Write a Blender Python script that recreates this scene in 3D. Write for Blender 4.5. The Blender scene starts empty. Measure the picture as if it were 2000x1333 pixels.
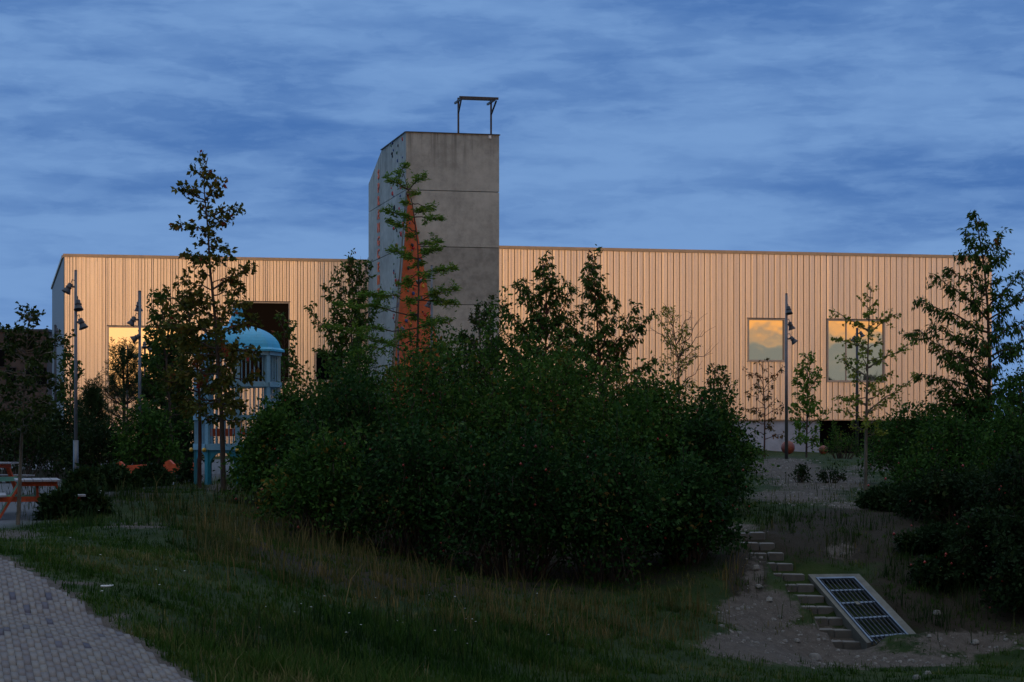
import bpy, math, random
import numpy as np
from mathutils import Vector
R = math.radians
F, HX, HY, EYE = 4200.0, 1000.0, 848.0, 1.5      # focal length (px of the 2000 px wide photo), horizon point, eye height
SC = bpy.context.scene
COL = SC.collection

# ------------------------------------------------------------------ camera
cd = bpy.data.cameras.new("camera"); cam = bpy.data.objects.new("camera", cd); COL.objects.link(cam)
cam.location = (0, 0, EYE); cam.rotation_euler = (R(90), 0, 0)
cd.sensor_width = 36; cd.lens = F / 2000 * 36; cd.shift_y = (HY - 666.5) / 2000
cd.clip_end = 9000
cd.dof.use_dof = True; cd.dof.focus_distance = 95; cd.dof.aperture_fstop = 11
SC.camera = cam
SC.view_settings.view_transform = 'Standard'; SC.view_settings.look = 'None'
SC.view_settings.exposure = 0; SC.view_settings.gamma = 1

# ------------------------------------------------------------------ world: dusk sky, blue cloud deck, afterglow in the west behind the camera
SUN_EL, SUN_AZ = R(3.0), R(168)          # azimuth clockwise from +Y: behind the camera, a little right
w = bpy.data.worlds.new("World"); SC.world = w; w.use_nodes = True
nt = w.node_tree; nt.nodes.clear()
class NT:
    """small helper for writing node trees"""
    def __init__(s, nt): s.nt = nt
    def n(s, typ, **kw):
        nd = s.nt.nodes.new(typ)
        for k, v in kw.items(): setattr(nd, k, v)
        return nd
    def l(s, a, b): s.nt.links.new(a, b)
    def put(s, sock, v):
        if hasattr(v, 'links') or isinstance(v, bpy.types.NodeSocket): s.l(v, sock)
        else: sock.default_value = v
    def math(s, op, a, b=0.0, clamp=False):
        nd = s.n('ShaderNodeMath', operation=op); nd.use_clamp = clamp
        s.put(nd.inputs[0], a); s.put(nd.inputs[1], b); return nd.outputs[0]
    def ramp(s, v, lo, hi, a=0.0, b=1.0, smooth=True):
        nd = s.n('ShaderNodeMapRange'); nd.interpolation_type = 'SMOOTHSTEP' if smooth else 'LINEAR'
        s.put(nd.inputs[0], v)
        for i, q in enumerate((lo, hi, a, b)): nd.inputs[1 + i].default_value = q
        return nd.outputs[0]
    def mix(s, f, a, b, blend='MIX'):
        nd = s.n('ShaderNodeMix', data_type='RGBA', blend_type=blend)
        s.put(nd.inputs[0], f); s.put(nd.inputs[6], a); s.put(nd.inputs[7], b); return nd.outputs[2]
    def noise(s, vec, scale, detail=4, rough=0.55, dist=0.0):
        nd = s.n('ShaderNodeTexNoise'); s.l(vec, nd.inputs['Vector'])
        nd.inputs['Scale'].default_value = scale; nd.inputs['Detail'].default_value = detail
        nd.inputs['Roughness'].default_value = rough; nd.inputs['Distortion'].default_value = dist
        return nd.outputs[0]
    def mapping(s, vec, sc=(1, 1, 1), loc=(0, 0, 0), rot=(0, 0, 0)):
        nd = s.n('ShaderNodeMapping'); s.l(vec, nd.inputs[0])
        nd.inputs['Location'].default_value = loc; nd.inputs['Scale'].default_value = sc; nd.inputs['Rotation'].default_value = rot
        return nd.outputs[0]
def C(r, g, b): return (r, g, b, 1)
W = NT(nt)
tc = W.n('ShaderNodeTexCoord').outputs['Generated']
sep = W.n('ShaderNodeSeparateXYZ'); W.l(tc, sep.inputs[0])
dx, dy, dz = sep.outputs
sky = W.n('ShaderNodeTexSky', sky_type='NISHITA'); sky.sun_disc = False
sky.sun_elevation = SUN_EL; sky.sun_rotation = SUN_AZ; sky.altitude = 0; sky.ozone_density = 2.0
n_big = W.noise(W.mapping(tc, (5, 5, 24), (3.1, 0, 0.4), (0, R(2), 0)), 1.0, 3, 0.5, .25)
n_mid = W.noise(W.mapping(tc, (13, 13, 72), (0.7, 2, 1.4), (0, R(-3), 0)), 1.0, 6, 0.52, 0.25)
n_fin = W.noise(W.mapping(tc, (45, 45, 170), (1.7, 5, 0.2), (0, R(4), 0)), 1.0, 5, 0.6, .3)
cl = W.math('ADD', W.math('ADD', W.math('MULTIPLY', n_big, 1.1), W.math('MULTIPLY', n_mid, 0.52)), W.math('MULTIPLY', n_fin, 0.20))
cl = W.math('ADD', cl, W.math('ADD', W.ramp(n_mid, .45, .56, -.032, .032), W.ramp(n_fin, .48, .57, -.014, .02)))
cl = W.math('ADD', cl, W.ramp(dx, 0.25, -0.25, -0.06, 0.08, False))
cl = W.math('ADD', cl, W.math('ADD', W.ramp(dz, 0.17, 0.06, 0.0, 0.10), W.ramp(dz, 0.094, 0.078, 0.0, 0.10)))
cl = W.ramp(cl, 0.54, 1.22, 0, 1)
deck = W.mix(cl, C(.052, .152, .42), C(.175, .33, .63))
up = W.ramp(dz, 0.25, 0.95, 0, 1)
deck = W.mix(W.math('MULTIPLY', W.ramp(dy, -.15, -.6, 0, .9), W.ramp(dz, .0, .2, 0, 1)), deck, C(.13, .145, .17))
deck = W.mix(up, deck, C(.62, .69, .82))                   # cloud deck overhead
# west: afterglow under the cloud deck
az = W.math('DIVIDE', W.math('ADD', W.math('MULTIPLY', dx, .26), W.math('MULTIPLY', dy, -.966)),
            W.math('SQRT', W.math('ADD', W.math('ADD', W.math('MULTIPLY', dx, dx), W.math('MULTIPLY', dy, dy)), 1e-5)))
gaz = W.ramp(az, 0.72, 0.97, 0, 1)
gel = W.math('MULTIPLY', W.ramp(dz, 0.17, 0.05, 0, 1), W.ramp(dz, -0.03, 0.0, 0, 1))
n_w = W.noise(W.mapping(tc, (7, 7, 30), (5, 1, 2), (0, R(8), 0)), 1.0, 5, 0.6, 0.8)
gcol = W.mix(W.ramp(dz, 0.05, 0.17, 0, 1), C(3.3, 1.36, .27), C(3.6, 2.1, 1.05))
gcol = W.mix(W.ramp(n_w, 0.44, 0.66, 0, .45), gcol, C(1.9, 1.0, .42))
low = W.math('MULTIPLY', W.ramp(az, .992, .95, 0, 1), W.ramp(W.math('ADD', dz, W.math('MULTIPLY', W.math('SUBTRACT', n_w, .5), .05)), .056, .040, 0, 1))
gcol = W.mix(low, gcol, W.mix(W.ramp(n_w, .4, .62, 0, 1), C(.60, .60, .48), C(1.15, .84, .48)))   # grey cloud bank low in the north west
glow = W.mix(W.math('MULTIPLY', gaz, gel), deck, gcol)
col = W.mix(W.ramp(dz, -0.05, 0.0, 1, 0), glow, C(.03, .035, .03))
col = W.mix(W.math('MULTIPLY', W.ramp(dx, -.35, -.85, 0, .8), W.ramp(dz, 0, .1, 0, 1)), col, C(.22, .42, .72))       # clearer sky to the left
bright = W.mix(1.0, col, C(10, 10, 10), 'MULTIPLY')        # clouds and glow in the units of the physical sky
tot = W.mix(0.02, bright, sky.outputs[0])
bg = W.n('ShaderNodeBackground'); W.l(tot, bg.inputs[0]); bg.inputs[1].default_value = 0.1
out = W.n('ShaderNodeOutputWorld'); W.l(bg.outputs[0], out.inputs[0])

sl = bpy.data.lights.new("sun", 'SUN'); sun = bpy.data.objects.new("sun", sl); COL.objects.link(sun)
sl.energy = 0.12; sl.angle = R(20); sl.color = (1, .66, .36)
sun.rotation_euler = (R(90) - SUN_EL, 0, -SUN_AZ + math.pi)
sd = Vector((math.sin(SUN_AZ) * math.cos(SUN_EL), math.cos(SUN_AZ) * math.cos(SUN_EL), math.sin(SUN_EL)))
sun.rotation_euler = (-sd).to_track_quat('-Z', 'Y').to_euler()

# ------------------------------------------------------------------ helpers: objects and tags
def tag(o, label=None, cat=None, group=None, kind=None):
    if label: o['label'] = label
    if cat: o['category'] = cat
    if group: o['group'] = group
    if kind: o['kind'] = kind
    return o
def empty(name, loc, label, cat, group=None):
    o = bpy.data.objects.new(name, None); COL.objects.link(o); o.location = loc; o.empty_display_size = .2
    return tag(o, label, cat, group)
def mesh_obj(name, v, f, mat, parent=None, smooth=False, tint=None):
    """v (N,3) in the parent's space (or world); f list of index tuples or (M,k) array"""
    me = bpy.data.meshes.new(name); v = np.asarray(v, np.float32).reshape(-1, 3)
    if isinstance(f, np.ndarray):
        k = f.shape[1]
        me.vertices.add(len(v)); me.vertices.foreach_set('co', v.ravel())
        me.loops.add(f.size); me.loops.foreach_set('vertex_index', f.ravel().astype(np.int32))
        me.polygons.add(len(f)); me.polygons.foreach_set('loop_start', np.arange(0, f.size, k, dtype=np.int32))
        me.update(calc_edges=True)
    else:
        me.from_pydata(v.tolist(), [], f); me.update()
    if smooth: me.polygons.foreach_set('use_smooth', np.ones(len(me.polygons), bool))
    if tint is not None:
        a = me.attributes.new('tint', 'FLOAT', 'FACE'); a.data.foreach_set('value', np.asarray(tint, np.float32))
    for m in (mat if isinstance(mat, (list, tuple)) else [mat]): me.materials.append(m)
    o = bpy.data.objects.new(name, me); COL.objects.link(o)
    if parent: o.parent = parent
    return o
class MB:
    """collects simple shapes for ONE mesh"""
    def __init__(s): s.v = []; s.f = []
    def poly(s, pts):
        b = len(s.v); s.v += [tuple(p) for p in pts]; s.f.append(tuple(range(b, b + len(pts)))); return s
    def box(s, c, sz, ax=None):
        X, Y, Z = [Vector(a) for a in (ax or ((1, 0, 0), (0, 1, 0), (0, 0, 1)))]
        b = len(s.v); c = Vector(c)
        for i in (-.5, .5):
            for j in (-.5, .5):
                for k in (-.5, .5): s.v.append(tuple(c + X * i * sz[0] + Y * j * sz[1] + Z * k * sz[2]))
        for q in ((0, 1, 3, 2), (4, 6, 7, 5), (0, 4, 5, 1), (2, 3, 7, 6), (0, 2, 6, 4), (1, 5, 7, 3)): s.f.append(tuple(b + i for i in q))
        return s
    def bar(s, p, q, wd, ht, up=(0, 0, 1)):
        p, q = Vector(p), Vector(q); d = (q - p); L = d.length; d.normalize()
        sd = d.cross(Vector(up)); sd = sd.normalized() if sd.length > 1e-4 else Vector((1, 0, 0))
        return s.box((p + q) / 2, (L, wd, ht), (d, sd, sd.cross(d)))
    def tube(s, pts, r0, r1=None, n=10, caps=True):
        r1 = r0 if r1 is None else r1; pts = [Vector(p) for p in pts]; b = len(s.v); m = len(pts)
        for i, p in enumerate(pts):
            d = (pts[min(i + 1, m - 1)] - pts[max(i - 1, 0)]).normalized()
            a = d.cross(Vector((0, 1, 0.02)) if abs(d.y) < .9 else Vector((1, 0, 0))).normalized(); c = d.cross(a)
            rr = r0 + (r1 - r0) * i / max(1, m - 1)
            for k in range(n): t = 2 * math.pi * k / n; s.v.append(tuple(p + (a * math.cos(t) + c * math.sin(t)) * rr))
        for i in range(m - 1):
            for k in range(n): s.f.append((b + i * n + k, b + i * n + (k + 1) % n, b + (i + 1) * n + (k + 1) % n, b + (i + 1) * n + k))
        if caps: s.f.append(tuple(b + k for k in range(n))[::-1]); s.f.append(tuple(b + (m - 1) * n + k for k in range(n)))
        return s
    def lathe(s, o, axis, prof, n=16, rot=0.0):
        o = Vector(o); d = Vector(axis).normalized()
        a = d.cross(Vector((0, 1, 0)) if abs(d.y) < .9 else Vector((1, 0, 0))).normalized(); c = d.cross(a); b = len(s.v)
        for (t, r) in prof:
            for k in range(n): q = 2 * math.pi * k / n + rot; s.v.append(tuple(o + d * t + (a * math.cos(q) + c * math.sin(q)) * r))
        for i in range(len(prof) - 1):
            for k in range(n): s.f.append((b + i * n + k, b + i * n + (k + 1) % n, b + (i + 1) * n + (k + 1) % n, b + (i + 1) * n + k))
        return s
    def build(s, name, mat, parent=None, smooth=False, rel=None):
        v = np.array(s.v); 
        if rel is not None: v = v - np.array(rel)
        return mesh_obj(name, v, s.f, mat, parent, smooth)
def P(px, py, Y): return np.array(((px - HX) * Y / F, Y, EYE - (py - HY) * Y / F))

# ------------------------------------------------------------------ materials
def mat(name):
    m = bpy.data.materials.new(name); m.use_nodes = True; m.node_tree.nodes.clear(); return m, NT(m.node_tree)
def fin(N, sh):
    o = N.n('ShaderNodeOutputMaterial'); N.l(sh, o.inputs[0])
def bsdf(N, col, rough=.6, metal=0.0, bump=None, bstr=.3, bdist=.02, spec=.5):
    b = N.n('ShaderNodeBsdfPrincipled'); N.put(b.inputs['Base Color'], col); N.put(b.inputs['Roughness'], rough); N.put(b.inputs['Metallic'], metal)
    b.inputs['Specular IOR Level'].default_value = spec
    if bump is not None:
        k = N.n('ShaderNodeBump'); k.inputs['Strength'].default_value = bstr; k.inputs['Distance'].default_value = bdist
        N.l(bump, k.inputs['Height']); N.l(k.outputs[0], b.inputs['Normal'])
    return b.outputs[0]
def objco(N): return N.n('ShaderNodeTexCoord').outputs['Object']
def paint(name, c, rough=.5, metal=0.0, var=.25, scale=3.0, spec=.5):
    m, N = mat(name); co = objco(N)
    n = N.noise(co, scale, 5, .6); n2 = N.noise(co, scale * 9, 3, .6)
    f = N.math('ADD', N.math('MULTIPLY', n, .6), N.math('MULTIPLY', n2, .4))
    cc = N.mix(N.ramp(f, .35, .65), C(*[x * (1 - var) for x in c]), C(*[min(1, x * (1 + var * .6)) for x in c]))
    fin(N, bsdf(N, cc, N.ramp(n2, .3, .7, rough - .08, rough + .1), metal, n2, .12, .01, spec)); return m
def leafmat(name, stops, transl=.25, rough=.7):
    m, N = mat(name)
    a = N.n('ShaderNodeAttribute', attribute_name='tint')
    r = N.n('ShaderNodeValToRGB'); N.l(a.outputs['Fac'], r.inputs[0]); cr = r.color_ramp
    while len(cr.elements) < len(stops): cr.elements.new(.5)
    for e, (p, c) in zip(cr.elements, stops): e.position = p; e.color = C(*c)
    b = bsdf(N, r.outputs[0], rough, spec=.1)
    t = N.n('ShaderNodeBsdfTranslucent'); N.l(r.outputs[0], t.inputs[0])
    x = N.n('ShaderNodeMixShader'); x.inputs[0].default_value = transl; N.l(b, x.inputs[1]); N.l(t.outputs[0], x.inputs[2])
    fin(N, x.outputs[0]); return m
M = {}
def cladding_mat():
    m, N = mat('gold_cladding'); co = objco(N)
    st = N.noise(N.mapping(co, (9, 9, .25)), 1, 4, .6)          # panel to panel tone
    fn = N.noise(N.mapping(co, (40, 40, 30)), 1, 3, .7)
    v = N.n('ShaderNodeTexVoronoi'); N.l(N.mapping(co, (16, 16, 16)), v.inputs[0]); v.inputs['Scale'].default_value = 1
    c = N.mix(N.ramp(st, .3, .7), C(.86, .79, .71), C(.96, .895, .81))
    c = N.mix(N.ramp(v.outputs['Distance'], .16, .24, .35, 0), c, C(.26, .2, .15))    # perforation
    fin(N, bsdf(N, c, N.ramp(fn, .3, .7, .30, .40), .9, fn, .08, .01)); return m
M['clad'] = cladding_mat()
M['side'] = paint('grey_side_cladding', (.24, .235, .23), .5, .3, .1)
M['groove'] = paint('dark_seam_backing', (.05, .045, .04), .8)
M['fascia'] = paint('fascia_metal', (.52, .42, .31), .45, .7, .12)
def concrete(name, c, streak=.5, sc=1.0, panels=False):
    m, N = mat(name); co = objco(N)
    big = N.noise(co, .35 * sc, 5, .6); mid = N.noise(co, 2.2 * sc, 6, .65); fine = N.noise(co, 18 * sc, 4, .7)
    drip = N.noise(N.mapping(co, (3.2, 3.2, .18)), 1, 4, .6, .3)
    f = N.math('ADD', N.math('MULTIPLY', big, .5), N.math('ADD', N.math('MULTIPLY', mid, .35), N.math('MULTIPLY', fine, .15)))
    cc = N.mix(N.ramp(f, .36, .64), C(*[x * .68 for x in c]), C(*[x * 1.14 for x in c]))
    g = N.n('ShaderNodeTexCoord').outputs['Generated']; sp = N.n('ShaderNodeSeparateXYZ'); N.l(g, sp.inputs[0])
    topm = N.ramp(sp.outputs[2], .86, 1.0, .12, 1.0)
    cc = N.mix(N.math('MULTIPLY', N.ramp(drip, .44, .66), N.math('MULTIPLY', topm, streak)), cc, C(*[x * .4 for x in c]))
    vo = N.n('ShaderNodeTexVoronoi'); N.l(co, vo.inputs[0]); vo.inputs['Scale'].default_value = 3.1 * sc
    cc = N.mix(N.ramp(vo.outputs['Distance'], .03, .06, .4, 0), cc, C(*[x * .5 for x in c]))
    if panels:
        at = N.n('ShaderNodeAttribute', attribute_name='tint').outputs['Fac']
        cc = N.mix(at, cc, N.mix(N.ramp(mid, .35, .62), C(*[x * .5 for x in c]), C(*[x * .72 for x in c])))
    fin(N, bsdf(N, cc, .8, 0, fine, .25, .01, .25)); return m
M['conc'] = concrete('board_concrete', (.41, .43, .405), .8, 1.0, True)
M['conc_grey'] = concrete('painted_plinth', (.38, .42, .50), .3)
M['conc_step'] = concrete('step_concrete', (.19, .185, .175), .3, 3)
M['riser'] = concrete('shaded_riser', (.105, .10, .088), .3, 3)  # step fronts: their shade is painted in, darker than the treads
M['conc_pale'] = concrete('headwall_concrete', (.145, .145, .125), .4, 3)
def glass(name, refl, tintc, wob=.004):
    m, N = mat(name); co = objco(N)
    n = N.noise(co, .7, 2, .5)
    k = N.n('ShaderNodeBump'); k.inputs['Strength'].default_value = wob; k.inputs['Distance'].default_value = 1; N.l(n, k.inputs['Height'])
    g = N.n('ShaderNodeBsdfGlossy'); g.inputs[0].default_value = C(1, 1, 1); g.inputs['Roughness'].default_value = .02; N.l(k.outputs[0], g.inputs['Normal'])
    d = N.n('ShaderNodeBsdfDiffuse'); d.inputs[0].default_value = C(*tintc)
    x = N.n('ShaderNodeMixShader'); x.inputs[0].default_value = refl; N.l(d.outputs[0], x.inputs[1]); N.l(g.outputs[0], x.inputs[2])
    fin(N, x.outputs[0]); return m
M['glass'] = glass('coated_glass', .34, (.02, .022, .025))
M['glass_dim'] = glass('clear_glass', .0012, (.003, .004, .006))
M['alu'] = paint('window_frame_grey', (.42, .41, .40), .4, .6, .1)
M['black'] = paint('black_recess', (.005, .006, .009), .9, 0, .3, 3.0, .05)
M['galv'] = paint('galvanised_steel', (.15, .165, .18), .45, .75, .2, 6)
M['darksteel'] = paint('dark_steel', (.05, .055, .065), .5, .5, .3, 6)
M['lampgrey'] = paint('lamp_housing', (.055, .06, .068), .45, .4, .25, 8)
M['orange'] = paint('orange_plywood', (.47, .095, .012), .55, 0, .28, 1.6)
M['rust'] = paint('brown_wood_edge', (.17, .105, .06), .7, 0, .4, 2)
M['letter'] = paint('orange_letters', (.74, .14, .04), .5, 0, .1)
M['hold_red'] = paint('hold_red', (.40, .02, .02), .5); M['hold_blue'] = paint('hold_blue', (.02, .06, .20), .5)
M['hold_black'] = paint('hold_black', (.015, .018, .025), .5); M['hold_green'] = paint('hold_green', (.03, .12, .05), .5)
M['hold_yellow'] = paint('hold_yellow', (.55, .32, .03), .5); M['white'] = paint('white_paint', (.72, .74, .76), .5, 0, .1)
M['cage'] = paint('pale_blue_paint', (.19, .36, .45), .45, 0, .18, 2)
M['dome'] = paint('blue_dome_paint', (.05, .39, .62), .35, 0, .15, 1.2)
M['teal'] = paint('teal_paint', (.02, .21, .27), .45, 0, .2, 2)
M['gold'] = paint('gold_paint', (.62, .37, .05), .35, .3, .15)
M['redorange'] = paint('red_orange_paint', (.58, .09, .025), .55, 0, .3, 4)
M['mint'] = paint('mint_paint', (.20, .46, .33), .55, 0, .25, 4)
M['plank'] = paint('grey_weathered_planks', (.27, .27, .29), .65, 0, .35, 5)
M['ball'] = paint('terracotta_ball', (.21, .05, .028), .5, 0, .25, 2)
M['darkbrick'] = paint('dark_brick', (.085, .06, .052), .8, 0, .35, 2)
M['barsteel'] = paint('dark_bar_steel', (.07, .08, .095), .7, .2, .3, 6, .2)
M['grate'] = paint('blue_grey_steel', (.11, .16, .23), .4, .6, .25, 6)
M['hip'] = paint('rose_hip_red', (.28, .02, .012), .4)
def bark(name, c):
    m, N = mat(name); co = objco(N)
    n = N.noise(N.mapping(co, (14, 14, 3)), 1, 5, .7)
    fin(N, bsdf(N, N.mix(N.ramp(n, .3, .7), C(*[x * .5 for x in c]), C(*[x * 1.3 for x in c])), .85, 0, n, .5, .02, .2)); return m
M['bark'] = bark('bark_brown', (.07, .052, .04)); M['bark_grey'] = bark('bark_grey', (.15, .125, .095)); M['bark_red'] = bark('bark_reddish', (.075, .035, .03))
G = leafmat
M['oak'] = G('oak_leaves', [(0, (.034, .050, .010)), (.62, (.115, .118, .022)), (.84, (.14, .09, .022)), (1, (.24, .035, .025))])
M['linden'] = G('linden_leaves', [(0, (.016, .032, .008)), (.6, (.036, .060, .014)), (1, (.060, .085, .02))])
M['cherry'] = G('cherry_leaves', [(0, (.018, .050, .009)), (.6, (.045, .098, .018)), (.93, (.085, .14, .028)), (1, (.17, .06, .03))])
M['cypress'] = G('cypress_leaves', [(0, (.060, .140, .018)), (.6, (.110, .225, .030)), (1, (.19, .27, .045))])
M['ginkgo'] = G('ginkgo_leaves', [(0, (.095, .16, .020)), (.6, (.19, .24, .036)), (1, (.32, .29, .055))])
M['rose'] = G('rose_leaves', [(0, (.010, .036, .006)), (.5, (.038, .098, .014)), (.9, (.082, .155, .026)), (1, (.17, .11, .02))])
M['rose_shaded'] = G('shaded_rose_leaves', [(0, (.005, .022, .005)), (.55, (.018, .058, .012)), (.92, (.05, .11, .022)), (1, (.13, .08, .02))])  # darker copy of the rose leaves: thicket shade put into the leaf colour
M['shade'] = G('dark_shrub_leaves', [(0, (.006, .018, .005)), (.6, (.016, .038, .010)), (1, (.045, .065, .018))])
M['pine'] = G('pine_needles', [(0, (.010, .028, .010)), (.6, (.026, .058, .020)), (1, (.055, .085, .03))], .1)
M['rusty'] = G('reddish_leaves', [(0, (.045, .045, .014)), (.6, (.10, .075, .024)), (1, (.20, .06, .03))])
M['grass'] = G('grass_blades', [(0, (.012, .038, .005)), (.5, (.034, .080, .010)), (.85, (.085, .105, .024)), (1, (.18, .15, .06))], .3, .8)
M['weed'] = G('dark_weeds', [(0, (.006, .020, .005)), (.5, (.018, .042, .010)), (.85, (.05, .06, .02)), (1, (.12, .10, .04))], .3, .8)
M['dry'] = G('dry_grass', [(0, (.026, .040, .010)), (.3, (.075, .075, .022)), (.6, (.13, .10, .035)), (1, (.24, .17, .065))], .3, .8)
M['petal'] = paint('flower_white', (.55, .55, .5), .6)
M['pebble'] = paint('pebble_stone', (.19, .178, .158), .8, 0, .5, 7)
def brickmat():
    m, N = mat('clinker_paving'); a = N.n('ShaderNodeAttribute', attribute_name='tint'); co = objco(N)
    r = N.n('ShaderNodeValToRGB'); N.l(a.outputs['Fac'], r.inputs[0]); cr = r.color_ramp
    st = [(0, (.055, .05, .075)), (.12, (.085, .075, .10)), (.2, (.135, .112, .110)), (.6, (.195, .168, .152)), (1, (.24, .213, .185))]
    while len(cr.elements) < len(st): cr.elements.new(.5)
    for e, (p, c) in zip(cr.elements, st): e.position = p; e.color = C(*c)
    n = N.noise(co, 30, 4, .7); n2 = N.noise(co, .8, 4, .6)
    c = N.mix(N.ramp(n, .35, .7, 0, .35), r.outputs[0], C(.10, .09, .085)); c = N.mix(N.ramp(n2, .4, .7, 0, .3), c, C(.15, .14, .12))
    fin(N, bsdf(N, c, .8, 0, n, .3, .01, .3)); return m
M['brick'] = brickmat()
def groundmat():
    m, N = mat('ground_soil_grass'); co = objco(N)
    d = N.n('ShaderNodeAttribute', attribute_name='dirt').outputs['Fac']
    pz = N.n('ShaderNodeAttribute', attribute_name='plaza').outputs['Fac']
    n1 = N.noise(co, .9, 5, .65); n2 = N.noise(co, 6, 5, .7); n3 = N.noise(co, 35, 4, .7)
    g = N.mix(N.ramp(n1, .35, .65), C(.012, .028, .005), C(.028, .046, .010)); g = N.mix(N.ramp(n2, .5, .72, 0, .5), g, C(.060, .052, .024))
    dg = N.n('ShaderNodeAttribute', attribute_name='dark_ground').outputs['Fac']
    g = N.mix(N.ramp(N.math('ADD', dg, N.math('MULTIPLY', N.math('SUBTRACT', n2, .5), .7)), .25, .6), g, N.mix(n3, C(.010, .010, .006), C(.042, .032, .021)))
    s = N.mix(N.ramp(n2, .3, .7), C(.062, .052, .043), C(.105, .089, .074)); s = N.mix(N.ramp(n3, .55, .68, 0, .7), s, C(.19, .175, .155))
    s = N.mix(N.ramp(n1, .5, .7, 0, .5), s, C(.09, .075, .06))
    f = N.ramp(N.math('ADD', d, N.math('MULTIPLY', N.math('ADD', N.math('SUBTRACT', n2, .5), N.math('SUBTRACT', n1, .5)), .9)), .35, .65)
    c = N.mix(f, g, s); c = N.mix(pz, c, N.mix(n2, C(.10, .108, .12), C(.14, .15, .165)))
    fin(N, bsdf(N, c, .9, 0, N.math('ADD', n2, n3), .6, .03, .15)); return m
M['ground'] = groundmat()

# ------------------------------------------------------------------ terrain
CP = [  # (px, py, distance) spots of ground read off the photograph
 (0, 1090, 28), (60, 1125, 26.5), (150, 1180, 24.5), (250, 1247, 22.3), (365, 1333, 20), (0, 1333, 19), (0, 1200, 23.5), (-150, 1090, 28), (-200, 1333, 18.5),
 (73, 1011, 42), (-60, 1012, 42), (250, 1028, 36), (380, 1040, 35), (60, 1050, 34), (-100, 1040, 36), (400, 965, 47), (470, 948, 54), (250, 985, 43), (140, 955, 56), (-50, 950, 58), (300, 945, 62),
 (500, 1250, 25), (700, 1200, 31), (700, 1333, 24.5), (500, 1120, 30), (620, 1080, 37), (700, 1040, 43), (1000, 1250, 32), (1000, 1333, 28), (1000, 1130, 40), (1200, 1190, 36.5), (1200, 1333, 29.5),
 (1400, 1225, 36), (1400, 1333, 31), (1600, 1290, 37), (1600, 1333, 33.5), (1900, 1320, 34), (1900, 1285, 37.5), (1685, 1258, 37.95), (1745, 1250, 37.9), (1805, 1246, 37.9), (2050, 1320, 35),
 (1440, 1150, 39), (1500, 1095, 40.5), (1470, 1045, 42), (1560, 1085, 41.2), (1700, 1110, 41.2), (1760, 1075, 42.2), (1850, 1110, 41), (1950, 1150, 40), (1600, 1030, 43.5), (1750, 1010, 45), (1900, 1010, 46), (2050, 1060, 44),
 (1550, 990, 47), (1600, 965, 55), (1700, 960, 56), (1850, 960, 57), (1470, 935, 63), (1560, 925, 65), (1700, 925, 66), (1470, 898, 71), (1540, 898, 76), (1650, 903, 73), (1800, 920, 70),
 (1300, 1000, 47), (1100, 1010, 47), (900, 1000, 50), (1300, 925, 62), (900, 920, 66), (700, 935, 62)]
cpx = [P(*q) for q in CP]
cpx += [np.array(q, float) for q in ((1550 * 0 + 15.5, 119, .55), (19.5, 121, .3), (27, 123, .3), (0, 115, .5), (-12, 123, .3), (-26, 121, .1), (40, 120, .3), (-45, 118, 0), (0, 90, .5), (12, 95, .5), (22, 95, .4), (-15, 90, .1),
        (-30, 80, 0), (35, 80, .4), (0, 0, -.05), (-10, 8, -.3), (10, 8, -.9), (0, 13, -.75), (6, 18, -1.6), (-20, 20, -.3), (25, 30, -2.0), (30, 45, -.3), (-25, 45, .1), (0, 160, .5), (60, 150, .4), (-60, 150, .2), (0, -40, 0), (60, 0, -.4), (-60, 0, 0), (90, 60, 0), (-90, 60, 0))]
CPW = np.array(cpx); CXY, CZ = CPW[:, :2], CPW[:, 2]
def kern(r): return r
A_ = kern(np.linalg.norm(CXY[:, None] - CXY[None], axis=2)) + np.eye(len(CXY)) * .25
Pm = np.ones((len(CXY), 1)); KK = np.block([[A_, Pm], [Pm.T, np.zeros((1, 1))]])
SOL = np.linalg.solve(KK, np.concatenate([CZ, [0]]))
def wob(x, y, s, a):
    return a * (np.sin(x * s + 1.3 * np.sin(y * s * .7)) * np.cos(y * s * 1.1 + .8 * np.sin(x * s * .6)) + .5 * np.sin(x * s * 2.3 + y * s * 1.9) + .3 * np.sin(x * s * 4.7 - y * s * 5.3))
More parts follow.
